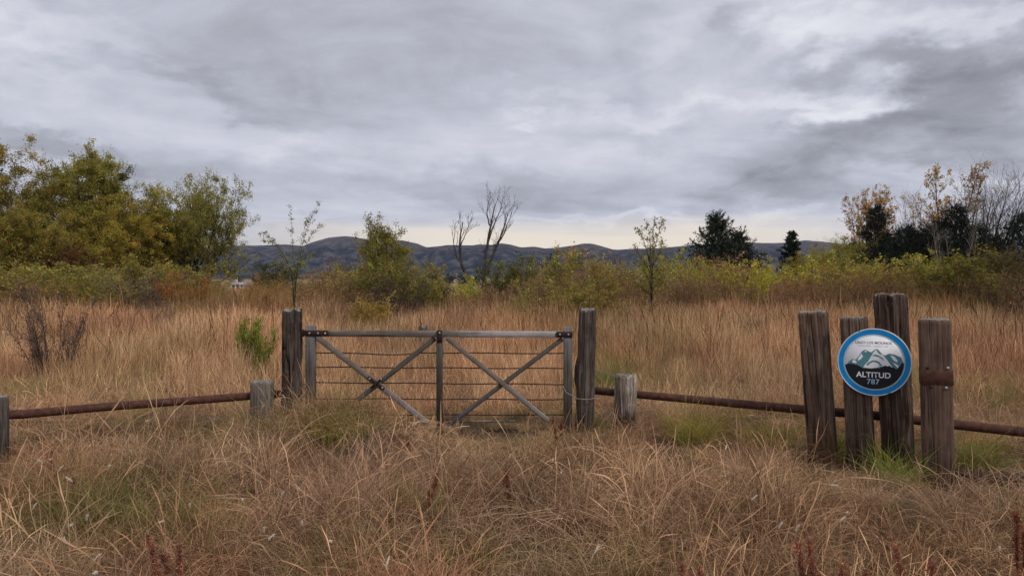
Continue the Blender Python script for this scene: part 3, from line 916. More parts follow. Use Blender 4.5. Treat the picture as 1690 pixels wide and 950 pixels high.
# px, top py, depth, kind, leaf colour, wood colour, width factor, label
S = [
    (18, 452, 24, 'twig', brn, wr, 1.3, 'brownish twiggy shrub at the left edge below the tall trees'),
    (48, 432, 28, 'dense', lim, wd, 1.3, 'yellow-green arching shrub near the left edge under the tall trees'),
    (92, 440, 26, 'dense', oli, wd, 1.3, 'olive bush behind the leafless thorn bush at left'),
    (138, 446, 29, 'broom', lim, wd, 1.4, 'lime-green spreading bush right of the leafless thorn bush'),
    (172, 456, 25, 'broom', oli, wr, 1.2, 'low olive-brown shrub below the yellow-olive tree'),
    (205, 440, 31, 'broom', lim, wd, 1.2, 'pale green shoots in front of the yellow-olive tree'),
    (232, 448, 26, 'twig', gry, wg, 1.2, 'grey-brown twiggy shrub left of the two dark stems'),
    (268, 432, 29, 'dense', oli, wk, 1.0, 'dark olive bush standing on two dark stems below the lone round tree'),
    (304, 446, 27, 'dense', rus, wr, .8, 'bright rust-orange rounded shrub below the lone round tree'),
    (345, 440, 34, 'broom', oli, wr, 1.1, 'olive shrub right of the rust-orange shrub'),
    (360, 478, 26, 'twig', gry, wr, 1.6, 'low grey-brown brush in front of the distant farmhouse'),
    (424, 428, 24, 'airy', (.36, .21, .07), wr, .8, 'slender rust-coloured shrub left of the leafy sapling by the left gate post'),
    (452, 438, 40, 'dense', dkg, wk, .8, 'small dark green bush directly left of the leafy sapling'),
    (400, 476, 60, 'dense', (.12, .07, .04), wr, 1.2, 'brown clump of brush just below the distant farmhouse'),
    (530, 446, 30, 'broom', oli, wr, 1.2, 'olive shrub just right of the leafy sapling'),
    (556, 452, 24, 'twig', brn, wr, 1.3, 'brown twiggy shrub between the sapling and the olive tree'),
    (588, 438, 28, 'twig', (.24, .13, .05), wr, 1.3, 'reddish-brown twiggy shrub left of the olive tree behind the gate'),
    (604, 442, 26, 'broom', lim, wd, .9, 'small lime-green shrub left of the olive tree behind the gate'),
    (632, 462, 22, 'twig', drk, wk, 1.2, 'dark purplish leafless thicket at the foot of the olive tree'),
    (612, 494, 18.5, 'broom', gol, wd, 1.1, 'low yellow-green tuft of shoots in the tall grass behind the gate'),
    (640, 420, 25, 'dense', (.16, .16, .034), wd, 1.0, 'green bush on the left of the airy olive tree'),
    (684, 424, 26, 'dense', oli, wd, .9, 'olive bush at the right foot of the airy olive tree'),
    (700, 470, 30, 'dense', dkg, wk, 1.0, 'low dark green bush between the olive tree and the dead trees'),
    (738, 474, 30, 'twig', brn, wr, 1.2, 'low brown brush left of the leaning dead trunk'),
    (801, 444, 29, 'dense', lim, wd, .9, 'bright green shrub at the foot of the twin dead trunks'),
    (806, 470, 23, 'twig', brn, wr, 1.0, 'brown brush in front of the twin dead trunks'),
    (833, 446, 27, 'dense', dkg, wk, .6, 'narrow dark green column-shaped shrub right of the dead trees'),
    (862, 452, 25, 'twig', brn, wr, 1.1, 'brown shrub between the dark column shrub and the pointed green one'),
    (893, 424, 28, 'dense', (.15, .165, .03), wd, .9, 'pointed green shrub with lime tip above the right half of the gate'),
    (880, 468, 24, 'dense', drk, wk, .9, 'dark shrub below the pointed green one'),
    (918, 434, 26, 'twig', brn, wr, 1.0, 'fine brown twigs right of the pointed green shrub'),
    (942, 456, 20.5, 'dense', oli, wr, 1.15, 'dense olive-brown shrub above the right gate post, nearest of its row'),
    (963, 402, 29, 'airy', brn, wr, 1.0, 'tall thin brown twiggy shrub under the flat-topped hill'),
    (992, 442, 27, 'twig', (.22, .12, .05), wr, 1.2, 'reddish twiggy shrub behind the right gate post'),
    (1018, 436, 30, 'broom', oli, wd, 1.1, 'olive-green shrub left of the young leafy tree'),
    (1044, 430, 33, 'broom', lim, wd, 1.2, 'light green shrub close to the left of the young leafy tree'),
    (1030, 466, 24, 'twig', (.22, .13, .055), wr, 1.3, 'brown brush left of the young leafy tree'),
    (1108, 428, 34, 'dense', lim, wd, 1.0, 'light green bush right of the young leafy tree'),
    (1112, 450, 25, 'twig', brn, wr, 1.25, 'pinkish-brown brush right of the young leafy tree'),
    (1152, 420, 31, 'broom', oli, wd, 1.0, 'olive shrub at the left side of the cedar-like conifer'),
    (1166, 446, 24, 'twig', (.19, .115, .06), wr, 1.2, 'brown-pink thicket below the cedar-like conifer on the left'),
    (1196, 420, 29, 'broom', brn, wr, 1.0, 'brown pointed shrub in front of the cedar-like conifer'),
    (1214, 420, 27, 'dense', ylim, wd, .8, 'brightest yellow-green shrub in front of the cedar-like conifer'),
    (1252, 448, 24, 'twig', (.25, .14, .055), wr, 1.35, 'wide reddish-brown brush right of the brightest yellow-green shrub'),
    (1264, 432, 33, 'broom', ylim, wd, 1.0, 'yellow-green shoots between the cedar-like conifer and the slim conifer'),
    (1296, 436, 30, 'broom', gol, wd, 1.0, 'golden shrub in front of the slim dark conifer'),
    (1318, 456, 22.5, 'twig', (.22, .125, .05), wr, 1.4, 'russet brush behind the leftmost timber post'),
    (1342, 430, 32, 'broom', lim, wd, 1.2, 'light green shrub below the low olive tree'),
    (1375, 444, 25, 'twig', (.21, .13, .05), wr, 1.3, 'brown-gold brush behind the round sign'),
    (1400, 430, 31, 'broom', (.16, .165, .034), wd, 1.1, 'green-gold shrub below the short broad conifer'),
    (1440, 436, 28, 'dense', gol, wd, 1.1, 'gold-green bush above the tallest timber post'),
    (1478, 446, 25, 'twig', (.22, .13, .045), wr, 1.2, 'brown-gold brush right of the tallest timber post'),
    (1512, 430, 30, 'broom', lim, wd, 1.1, 'light green shrub below the broad middle conifer'),
    (1548, 442, 25, 'dense', (.17, .155, .034), wd, 1.1, 'olive-gold bush above the post with the iron band'),
    (1590, 420, 26, 'broom', (.21, .195, .035), wd, 1.5, 'big fan-shaped yellow-green broom bush below the pale stems'),
    (1632, 442, 24, 'twig', (.19, .125, .045), wr, 1.4, 'brown-olive brush right of the fan-shaped broom bush'),
    (1672, 450, 23, 'twig', (.15, .10, .05), wk, 1.3, 'dark brown brush at the right edge'),
    (1183, 496, 17.6, 'airy', brn, wk, .7, 'thin dark weed-like sapling in the tall grass below the cedar-like conifer'),
    (1246, 508, 16.5, 'twig', (.26, .17, .11), wk, .5, 'small dark twiggy bush low in the tall grass left of the leftmost timber post'),
    (762, 492, 17.5, 'twig', (.36, .22, .12), wr, .5, 'small reddish twiggy bush in the tall grass above the middle of the gate'),
    (858, 486, 18.0, 'broom', (.34, .31, .09), wd, .6, 'small olive bush spilling into the tall grass above the right half of the gate'),
    (1030, 494, 17.2, 'airy', (.34, .28, .10), wr, .8, 'slim pale bush in the tall grass right of the right gate post'),
    (545, 486, 17.4, 'twig', (.36, .22, .11), wr, .6, 'small brown twiggy bush in the tall grass right of the left gate post'),
    (268, 492, 17.0, 'twig', (.28, .2, .14), wg, .6, 'small grey twiggy bush in the tall grass left of the bright green bush'),
    (1665, 478, 17.0, 'twig', (.30, .2, .10), wk, .7, 'brown twiggy bush in the tall grass at the right edge'),
    (570, 426, 27, 'broom', (.40, .38, .08), wd, .7, 'upright yellow-green young shrub between the leafy sapling and the airy olive tree'),
    (925, 412, 27, 'broom', (.42, .40, .08), wd, .7, 'upright yellow-green young shrub just right of the pointed green shrub'),
    (1004, 418, 28, 'broom', (.40, .34, .09), wr, .7, 'tall wispy olive-gold shrub left of the young leafy tree'),
    (1138, 414, 28, 'broom', (.42, .41, .08), wd, .7, 'upright lime-olive young shrub midway between young leafy tree and cedar-like conifer'),
    (1424, 424, 28, 'broom', (.46, .43, .08), wd, .8, 'upright lime-gold young shrub in front of the pointed conifer'),
    (1530, 424, 27, 'broom', (.44, .42, .08), wd, .7, 'upright lime-gold young shrub in front of the broad middle conifer'),
    (1668, 420, 33, 'dense', (.10, .085, .03), wk, 1.1, 'dark olive bush in front of the conifer at the right edge'),
]
rs = random.Random(5)
for px, top, Y, kind, lc, wc, wf, lab in S:
    k = used[kind]; used[kind] += 1
    pr = PROTO[kind]
    e = pr[k] if k < len(pr) else copy_thing(pr[k % len(pr)])
    Y = 18 + (Y - 18) * .85 if Y < 40 and Y > 18.6 else Y; top = top - 3 + rs.uniform(-12, 9)
    place(e, px, top, Y, rz=rs.uniform(0, 6.28), wx=wf * rs.uniform(.92, 1.08) * (1.35 if kind != 'airy' else 1.15))
    tint(e, lc, wc); tag(e, lab, 'shrub', 'wild shrubs across the meadow')
for k in PROTO:
    assert used[k] >= len(PROTO[k]), k


def shoot_sapling(name, shoots, Y, pal, nleaf, base, label, cat, lsz=.07, bark=M_BARK, side=9, sideL=.3, r=.03, lo=.3):
    """sapling whose leading shoots follow the photo"""
    rng = np.random.default_rng(len(label))
    p = Plant(); b = at(base[0], HOR, Y); z0 = gz(b.x, Y) - .05
    P = []; S1 = 12
    for sh in shoots:
        w = [(base[0], None)] + list(sh)
        pts = np.array([[0, 0, 0]] + [list(at(x, y, Y) - Vector((b.x, Y, z0))) for x, y in sh])
        pts[:, 1] += np.linspace(0, rng.normal(0, .3), len(pts))
        s = np.linspace(0, len(pts) - 1, S1 + 1); i = np.minimum(s.astype(int), len(pts) - 2); f = (s - i)[:, None]
        q = pts[i] * (1 - f) + pts[i + 1] * f
        q[1:-1] = (q[:-2] + 2 * q[1:-1] + q[2:]) / 4
        P.append(q)
    P = np.array(P); Rr = np.tile(r * (1 - np.linspace(0, 1, S1 + 1) * .85), (len(P), 1))
    P1, R1 = branch(rng, P, Rr, side, lo, .97, 42, 12, sideL, S=4, wob=.12, up=.05, ratio=.5, minr=.004, env=lambda t: 1.2 - t * .9)
    P2, R2 = branch(rng, P1, R1, 3, .2, 1, 40, 12, sideL * .4, S=3, wob=.1, up=.03, ratio=.6, minr=.003)
    p.wood(P, Rr, 6); p.wood(P1, R1, 4); p.wood(P2, R2, 3)
    p.leaf(leaves(rng, P, nleaf, lsz, .035, pal, t0=.42, aspect=.55))
    p.leaf(leaves(rng, P1, nleaf, lsz, .03, pal, t0=.2, aspect=.55))
    p.leaf(leaves(rng, P2, nleaf, lsz, .03, pal, t0=.1, aspect=.55))
    e = p.build(name, bark, M_LEAF); e.location = (b.x, Y, z0)
    tag(e, label, cat)


SAP = [(4, (.26, .27, .09)), (2, (.32, .31, .11)), (2, (.18, .19, .07)), (1, (.36, .29, .1))]
shoot_sapling('sapling', [[(487, 460), (483, 410), (481, 375), (479, 338)], [(488, 455), (493, 410), (502, 372), (508, 358)],
                          [(489, 450), (500, 400), (508, 372), (519, 350), (528, 334)], [(489, 455), (502, 410), (516, 385), (534, 368)],
                          [(484, 450), (465, 415), (452, 400), (440, 387), (424, 384)], [(484, 455), (470, 425), (448, 398), (428, 396)],
                          [(488, 440), (505, 425), (520, 420)], [(485, 445), (468, 432), (455, 436)], [(486, 452), (498, 436), (510, 440)]],
              21, SAP, 620, (484, 500), 'thin leafy sapling with long wand-like shoots behind the left gate post', 'sapling', lsz=.045, side=9, sideL=.19, r=.0075, lo=.08)
shoot_sapling('sapling', [[(1075, 470), (1073, 430), (1072, 395), (1064, 362)], [(1076, 460), (1076, 420), (1078, 390), (1080, 355)],
                          [(1076, 450), (1080, 410), (1088, 380), (1094, 362)], [(1075, 450), (1068, 415), (1058, 390), (1053, 378)],
                          [(1076, 480), (1088, 468), (1098, 458)], [(1075, 485), (1062, 476), (1052, 466)], [(1076, 440), (1090, 415), (1096, 402)], [(1074, 445), (1058, 425), (1050, 405)], [(1075, 470), (1062, 450), (1056, 436)], [(1076, 470), (1090, 452), (1098, 440)]],
              20, [(3, (.28, .26, .065)), (2, (.34, .28, .07)), (2, (.19, .18, .06)), (1, (.38, .26, .1))], 800, (1077, 505), 'young leafy tree with sparse bare tips right of the right gate post', 'sapling', lsz=.05, side=13, sideL=.34, r=.014, lo=.05)

# leafless thorn bush on the left, near
e = broom(140, 1.3, .45, 15, 3600, leafsize=.026, spread=.85)
place(e, 84, 470, 11.5, wx=.62); tint(e, (.15, .115, .09), (.085, .066, .058))
e.name = 'thorn_bush'; tag(e, 'dark leafless thorn bush standing in the grass at left', 'shrub')
# bright green young bush
e = broom(141, 1.0, .55, 20, 8000, leafsize=.036, spread=.40)
place(e, 418, 523, 11.8, wx=.56); tint(e, (.25, .30, .05), (.14, .11, .06))
tag(e, 'small bright green bush in the dry grass left of the left gate post', 'shrub')
# low distant trees and the farm
def far_tree(px, top, Y, W, label, pal):
    e = big_tree(int(px), 6, W, pal, 3500, nst=3, leafsize=.5)
    place(e, px, top, Y, sink=.3); tag(e, label, 'tree', 'dark trees at the foot of the hills')


DK = [(1, (.022, .03, .022)), (1, (.035, .045, .03))]
far_tree(392, 451, 470, 14, 'dark round tree behind the distant farmhouse', DK)
far_tree(742, 446, 420, 15, 'broad dark tree left of the distant white shed', DK)
far_tree(720, 452, 430, 12, 'low dark tree left of the broad dark tree near the white shed', DK)
far_tree(764, 450, 425, 12, 'dark tree right beside the distant white shed', DK)
far_tree(785, 452, 430, 9, 'small dark tree just behind the white shed', DK)


def house(name, px, py_base, Y, w, d, h, roofh, label, cat, roofm, wallm, tank=False):
    b = at(px, py_base, Y); z0 = gz(b.x, Y)
    e = empty(name, (b.x, Y, z0), R(8))
    mb = MB(); mb.box((0, 0, h / 2), (w, d, h)); mb.build('wall', wallm, e)
    mb = MB(); o = .35
    v = [[-w / 2 - o, -d / 2 - o, h], [w / 2 + o, -d / 2 - o, h], [w / 2 + o, d / 2 + o, h], [-w / 2 - o, d / 2 + o, h], [-w / 2 - o, 0, h + roofh], [w / 2 + o, 0, h + roofh]]
    mb.add(v, [[0, 1, 5, 4], [2, 3, 4, 5], [0, 3, 2, 1]], [[0, 4, 3], [1, 2, 5]]); mb.build('roof', roofm, e)
    dk = noisy_mat(name + '_opening', [(.3, (.02, .02, .022)), (.7, (.05, .05, .055))], 2, .3)
    if w > 5:
        for x in (-w * .3, w * .32):
            MB().box((x, -d / 2 - .02, 1.5), (1.1, .06, 1.0)).build('window', dk, e)
        MB().box((0, -d / 2 - .02, 1.05), (1.0, .06, 2.1)).build('door', dk, e)
    else:
        MB().box((0, -d / 2 - .02, 1.0), (1.4, .06, 2.0)).build('door', dk, e)
    if tank:
        t = MB(); t.tube([(-w * .2, .2, h + roofh * .5), (-w * .2, .2, h + roofh + 1.2)], .7, 12); t.build('water_tank', wallm, e, smooth=True)
    tag(e, label, cat)


M_WHITE = noisy_mat('white_render', [(.3, (.55, .54, .52)), (.7, (.78, .77, .75))], 3, .8, 0, .1)
M_TIN = noisy_mat('tin_roof', [(.3, (.30, .31, .34)), (.7, (.46, .47, .50))], 2, .5, .1, .1)
house('farmhouse', 394, 471, 330, 5.6, 4.5, 1.9, 1.1, 'distant white farmhouse with grey tin roof and white tank at left', 'house', M_TIN, M_WHITE, True)
house('shed', 799, 466, 400, 4.6, 4, 1.9, .9, 'tiny distant white shed between the two dead trees', 'shed', M_WHITE, M_WHITE)

# ------------------------------------------------------------------ fence, gate, sign
def rough_post(name, H, w, d, n, mat, seed, rough=.012, crack=.02, freq=7.0, top_rough=.01, taper=0.0, knots=(), wear=.022, around=150, rows=90, sink=.35, top_chamfer=.012):
    """hewn or split timber standing on its base at the local origin"""
    rng = np.random.default_rng(seed)
    th = np.linspace(0, 2 * np.pi, around, endpoint=False)
    zz = np.linspace(-sink, H, rows)
    c, s = np.cos(th), np.sin(th)
    rad = (np.abs(c / (w / 2)) ** n + np.abs(s / (d / 2)) ** n) ** (-1 / n)
    TH, Z = np.meshgrid(th, zz)
    o = seed * 3.7
    nz = fbm(TH * freq + o, Z * 1.6 + o, seed, 4) - .5
    big = fbm(TH * 1.3 + o, Z * 2.2, seed + 5, 3) - .5
    cr = vnoise(TH * freq * .32 + 1.2 * big + 9, Z * .8 + o, seed + 9)
    cr = -np.clip(1 - np.abs(cr - .5) / .045, 0, 1) * sstep(.35, .6, vnoise(TH * 2 + 3, Z * 1.7 + o, seed + 13))
    Rr = rad[None] * (1 - taper * (Z / H)) + nz * rough * 2 + big * rough * 1.2 + cr * crack
    for (kt, kz, kr, ka) in knots:
        dt = np.angle(np.exp(1j * (TH - kt)))
        Rr = Rr + ka * np.exp(-(dt / kr[0]) ** 2 - ((Z - kz) / kr[1]) ** 2)
    edge = np.abs(np.sin(2 * TH)) ** 5
    Rr = Rr - wear * edge * np.clip(fbm(TH * 1.5 + o, Z * 3.5 + o, seed + 21, 3) * 2 - .5, 0, 1.3)
    X = Rr * c; Y = Rr * s
    Zt = Z.copy()
    k = sstep(H - .12, H, Z)
    Zt += k * (vnoise(TH * 3 + o, TH * 0 + seed, seed + 2) - .5) * top_rough * 2
    # chamfered top rim
    rim = np.where(Z > H - 1e-6, 1 - top_chamfer / (w / 2), 1.0)
    X *= rim; Y *= rim
    v = [np.stack([X, Y, Zt], -1).reshape(-1, 3)]
    idx = np.arange(rows * around).reshape(rows, around)
    nx = np.roll(idx, -1, 1)
    q = [np.stack([idx[:-1], nx[:-1], nx[1:], idx[1:]], -1).reshape(-1, 4)]
    base = rows * around
    last = idx[-1]
    mi = [np.zeros(len(q[0]), int)]
    for f in (.7, .35):
        ring = np.stack([X[-1] * f, Y[-1] * f, Zt[-1] * f + (1 - f) * H + (rng.random(around) - .5) * top_rough * .8], -1)
        v.append(ring); ri = np.arange(base, base + around); base += around
        q.append(np.stack([last, np.roll(last, -1), np.roll(ri, -1), ri], -1)); mi.append(np.ones(around, int)); last = ri
    v.append(np.array([[0, 0, H]]))
    t = np.stack([last, np.roll(last, -1), np.full(around, base)], -1); mi.append(np.ones(around, int))
    me = mk_mesh(name, np.vstack(v), [np.vstack(q), t], mats=[mat, M_ENDGRAIN], smooth=True, matidx=np.concatenate(mi))
    return me


M_ENDGRAIN = noisy_mat('end_grain', [(.3, (.10, .085, .07)), (.5, (.22, .195, .17)), (.7, (.34, .31, .28))], 45, .9, 0, .6)


def stand(o, base, top, phi):
    """put local origin at base, local Z towards top, front turned by phi"""
    z = (Vector(top) - Vector(base)).normalized()
    x = Vector((math.cos(phi), math.sin(phi), 0)); x = (x - z * x.dot(z)).normalized()
    y = z.cross(x)
    o.matrix_world = Matrix.Translation(base) @ Matrix((x, y, z)).transposed().to_4x4()


def post_px(name, tl, tr, pyt, bl, br, pyb, Y, d, phi, mat, label, cat, **kw):
    """timber whose front face shows at the given photo pixels"""
    th = math.atan(((tl + tr) / 2 - 845) / F)
    w = ((tr - tl) + (br - bl)) / 2 * Y / F * (math.cos(th) if abs(phi) > .1 else 1)
    back = Vector((-math.sin(phi), math.cos(phi), 0)) * d / 2
    T = at((tl + tr) / 2, pyt, Y) + back
    Bp = at((bl + br) / 2, pyb, Y) + back
    zg = gz(Bp.x, Bp.y)
    k = (T.z - zg) / (T.z - Bp.z)
    B = T + (Bp - T) * k
    H = (T - B).length
    taper = kw.pop('taper', 1 - (tr - tl) / max(br - bl, 1))
    me = rough_post(name, H, w / (1 - taper / 2), d, kw.pop('n', 8), mat, kw.pop('seed', 1), taper=taper, **kw)
    o = link(name, me); stand(o, B, T, phi)
    tag(o, label, cat, kw.get('group'))
    return o, B, T, w, H


W_P1 = wood_mat('wood_sign_post_a', (.034, .021, .015), (.115, .075, .053), (.215, .15, .113), 55, stain=(1.0, .75, .68), stain_h=(.1, .5))
W_P2 = wood_mat('wood_sign_post_b', (.038, .025, .018), (.122, .084, .062), (.225, .168, .13), 50)
W_P3 = wood_mat('wood_sign_post_c', (.009, .0055, .004), (.058, .034, .024), (.20, .15, .118), 40, bump=.9)
W_P4 = wood_mat('wood_sign_post_d', (.052, .031, .022), (.115, .071, .052), (.175, .117, .088), 90, bump=.25)
W_G1 = wood_mat('wood_gate_post_bark', (.013, .009, .007), (.062, .044, .034), (.16, .125, .103), 34, bump=1.0)
W_G2 = wood_mat('wood_gate_post_grey', (.022, .016, .013), (.085, .064, .051), (.20, .162, .137), 36, bump=.9)
W_B1 = wood_mat('wood_short_post', (.06, .05, .042), (.15, .13, .108), (.27, .24, .205), 45)
W_B2 = wood_mat('wood_short_post_pale', (.05, .036, .028), (.22, .175, .14), (.58, .51, .44), 26, stain=(.10, .06, .045), stain_h=(.14, .24), bump=1.2)
W_EDGE = wood_mat('wood_short_post_dark', (.035, .029, .025), (.09, .075, .062), (.17, .145, .125), 45)
W_RAIL = wood_mat('gate_wood_pale', (.18, .16, .155), (.30, .275, .27), (.42, .395, .385), 60, bump=.25)
W_STILE = wood_mat('gate_wood_dark', (.085, .08, .078), (.155, .148, .146), (.24, .232, .228), 60, bump=.25)
W_MID = wood_mat('gate_wood_mid', (.045, .042, .04), (.09, .084, .08), (.15, .142, .138), 60, bump=.25)
W_LOG = wood_mat('old_sleeper', (.025, .017, .013), (.07, .045, .035), (.12, .085, .068), 30)

# ---- sign posts: front faces on planes turned towards the track
PHI = R(-25)
SN = Vector((math.sin(PHI), -math.cos(PHI), 0)); ST = Vector((math.cos(PHI), math.sin(PHI), 0))
SC = at(1442.5, 597.5, 6.2)


def depth_on(px, off):
    u = (px - 845) / F
    k = SC.x * SN.x + SC.y * SN.y + off
    return k / (u * SN.x + SN.y)


y1 = depth_on(1345, -.12); y2 = depth_on(1413, -.035); y3 = depth_on(1475, -.035); y4 = depth_on(1545, .30)
G_SIGN = 'timber posts around the round sign'
post_px('timber_post', 1316, 1365, 514.5, 1331, 1381, 740, y1, .19, PHI, W_P1, 'leftmost grey-brown square timber post of the four around the round sign', 'post', n=12, seed=3, rough=.0032, crack=.034, freq=15, top_rough=.010)
post_px('timber_post', 1385.5, 1432, 524, 1396, 1444, 735, y2, .17, PHI, W_P2, 'shortest grey timber post, behind the left half of the round sign', 'post', n=11, seed=4, rough=.0035, crack=.036, freq=15, top_rough=.010)
post_px('timber_post', 1441.5, 1496.5, 486.5, 1456, 1509, 745, y3, .20, PHI, W_P3, 'tallest timber post, dark and deeply cracked, behind the right half of the round sign', 'post', n=8, seed=6, rough=.013, crack=.07, freq=12, top_rough=.016)
p4, B4, T4, w4, h4 = post_px('timber_post', 1516, 1571, 527.5, 1524, 1578, 795, y4, .18, PHI, W_P4, 'rightmost smooth reddish-brown timber post with a rusty iron band', 'post', n=14, seed=7, wear=.010, rough=.002, crack=.012, freq=16, top_rough=.005)
zb = h4 - (623 - 527.5) * y4 / F
MB().box((0, 0, zb), (w4 + .003, .18 + .006, .112), bevel=.002).build('iron_band', M_RUST, p4)
for x, z in ((-.06, .075), (.075, .075), (-.04, -.072), (.06, -.075)):
    mb = MB(); mb.tube([(x, -.085, zb + z), (x, -.098, zb + z)], .011, 8); mb.build('bolt', M_BOLT if x > 0 else M_IRON, p4)

# ---- round sign
SR = .5 * 111 * 6.2 / F
M_SIGNWHITE = noisy_mat('sign_white', [(.30, (.62, .61, .60)), (.42, (.80, .80, .82)), (.7, (.86, .86, .89))], 9, .35, 0, 0, 8)
M_SIGNBLUE = noisy_mat('sign_blue', [(.3, (.02, .20, .50)), (.45, (.0, .24, .60)), (.7, (.01, .27, .66))], 12, .4, 0, 0, 7)
M_SIGNBLACK = noisy_mat('sign_black', [(.3, (.010, .010, .013)), (.7, (.016, .016, .020))], 6, .4, 0, 0)
M_SIGNTEAL = noisy_mat('sign_teal', [(.3, (.085, .23, .27)), (.7, (.11, .27, .31))], 9, .4, 0, 0)
M_SIGNGREY = noisy_mat('sign_grey_print', [(.3, (.13, .13, .15)), (.7, (.18, .18, .2))], 9, .4, 0, 0)
M_SIGNSKY = noisy_mat('sign_pale_blue_print', [(.3, (.36, .56, .68)), (.7, (.42, .62, .74))], 9, .4, 0, 0)
M_RIM = noisy_mat('sign_rim', [(.3, (.55, .57, .6)), (.7, (.7, .72, .75))], 9, .4, .2, 0)
sign = empty('round_sign', SC)
sign.rotation_euler = (R(90), 0, PHI)        # local x right, y up, z out of the face
tag(sign, 'round blue-rimmed ALTITUD 787 sign with mountains fixed on two timber posts', 'sign')


def flat(name, polys, z, mat, parent, thick=.0012):
    """thin printed or cut layer: extruded polygons (unit radius)"""
    import bmesh
    bm = bmesh.new()
    for pl in polys:
        vs_ = [bm.verts.new((x * SR, y * SR, z)) for x, y in pl]
        f = bm.faces.new(vs_)
        if f.normal.z < 0: f.normal_flip()
    bm.normal_update()
    for f in bm.faces:
        if f.normal.z < 0: f.normal_flip()
    bmesh.ops.triangulate(bm, faces=bm.faces[:])
    me = bpy.data.meshes.new(name); bm.to_mesh(me); bm.free()
    me.materials.append(mat)
    return link(name, me, parent)


def ringpoly(r0, r1, n=96):
    a = np.linspace(0, 2 * np.pi, n, endpoint=False)
    return [[(r0 * math.cos(p), r0 * math.sin(p)), (r1 * math.cos(p), r1 * math.sin(p)), (r1 * math.cos(q), r1 * math.sin(q)), (r0 * math.cos(q), r0 * math.sin(q))] for p, q in zip(a, np.roll(a, -1))]


mb = MB(); mb.tube([(0, 0, -.012), (0, 0, .0)], SR * .985, 96); mb.build('panel', M_SIGNWHITE, sign)
a = np.linspace(0, 2 * np.pi, 97)
mb = MB(); mb.tube(np.stack([np.cos(a) * SR * .988, np.sin(a) * SR * .988, np.zeros(97) - .002], -1), .0055, 8, caps=False); mb.build('rim', M_RIM, sign, smooth=True)
flat('border', ringpoly(.835, .98), .0010, M_SIGNBLUE, sign)
flat('border_line', ringpoly(.80, .822), .0010, M_SIGNSKY, sign)
art = flat('mountain_picture', [[(-.74, -.07), (-.68, .0), (-.585, .08), (-.53, .05), (-.48, .077), (-.40, .2), (-.325, .32), (-.24, .373), (-.16, .33), (-.076, .293), (-.02, .35), (.055, .405), (.11, .38), (.173, .307), (.23, .25), (.29, .213), (.35, .25), (.41, .277), (.47, .265), (.55, .253), (.64, .21), (.72, .18), (.77, .05), (.76, -.06), (.6, -.2), (-.3, -.22), (-.66, -.1)]], .0010, M_SIGNTEAL, sign)
flat('snow_patch', [[(.04, .375), (-.02, .30), (-.08, .18), (-.16, .02), (-.25, -.08), (-.29, -.17), (-.05, -.185), (.30, -.11), (.50, -.14), (.42, -.02), (.34, .10), (.26, .20), (.19, .27), (.12, .33)],
                    [(-.34, .245), (-.30, .16), (-.36, .07), (-.45, .03), (-.42, .13)], [(.43, .235), (.55, .19), (.63, .07), (.60, .03), (.50, .10)],
                    [(-.6, .02), (-.55, .05), (-.5, .02), (-.46, -.03), (-.56, -.05)], [(.50, .02), (.58, -.02), (.66, -.08), (.63, -.14), (.56, -.06)],
                    [(-.26, .335), (-.22, .345), (-.19, .31), (-.24, .285)]], .0017, M_SIGNWHITE, art)
flat('ridge_shading', [[(-.06, .20), (.03, .235), (.12, .215), (.23, .14), (.28, .06), (.20, .11), (.12, .165), (.03, .18)],
                       [(-.22, -.08), (-.14, .0), (-.05, .055), (.05, .06), (.14, .02), (.20, -.06), (.26, -.09), (.16, -.085), (.08, -.01), (-.02, .015), (-.1, -.03), (-.16, -.1)],
                       [(.08, -.12), (.16, -.10), (.26, -.12), (.2, -.14)], [(.05, .40), (.10, .30), (.19, .22), (.17, .31), (.1, .385)]], .0023, M_SIGNTEAL, art)
tl = [(-.80, -.02), (-.787, -.10), (-.74, -.085), (-.70, -.06), (-.66, -.085), (-.63, -.04), (-.60, -.085), (-.55, -.06), (-.50, -.10), (-.45, -.095), (-.396, -.13), (-.34, -.155), (-.30, -.184), (-.2, -.18), (-.11, -.19), (0, -.17), (.078, -.157), (.15, -.165), (.22, -.12), (.30, -.08), (.36, -.10), (.42, -.08), (.457, -.12), (.52, -.125), (.57, -.165), (.623, -.17), (.66, -.10), (.70, -.06), (.73, .01), (.76, .02), (.79, .02)]
aa = [math.atan2(.02, .79) - t * (math.pi - .05) for t in np.linspace(0.02, .985, 40)]
flat('dark_ground', [tl + [(.795 * math.cos(x), .795 * math.sin(x)) for x in aa]], .0028, M_SIGNBLACK, art)


def lettering(txt, x, y, width, z, mat, name, bold=0.0, space=1.0):
    cu = bpy.data.curves.new(name, 'FONT'); cu.body = txt; cu.align_x = 'CENTER'; cu.align_y = 'CENTER'
    cu.offset = bold; cu.space_character = space; cu.extrude = 0.0
    o = bpy.data.objects.new(name, cu); COL.objects.link(o)
    dg = bpy.context.evaluated_depsgraph_get()
    me = bpy.data.meshes.new_from_object(o.evaluated_get(dg)); me.name = name
    bpy.data.objects.remove(o)
    c = np.zeros(len(me.vertices) * 3, np.float32); me.vertices.foreach_get('co', c); c = c.reshape(-1, 3)
    mn, mx = c.min(0), c.max(0)
    s = width * SR / (mx[0] - mn[0])
    c = (c - (mn + mx) / 2) * s + np.array([x * SR, y * SR, 0]); c[:, 2] = z
    me.vertices.foreach_set('co', c.ravel()); me.update()
    me.materials.clear(); me.materials.append(mat)
    return link(name, me, sign)


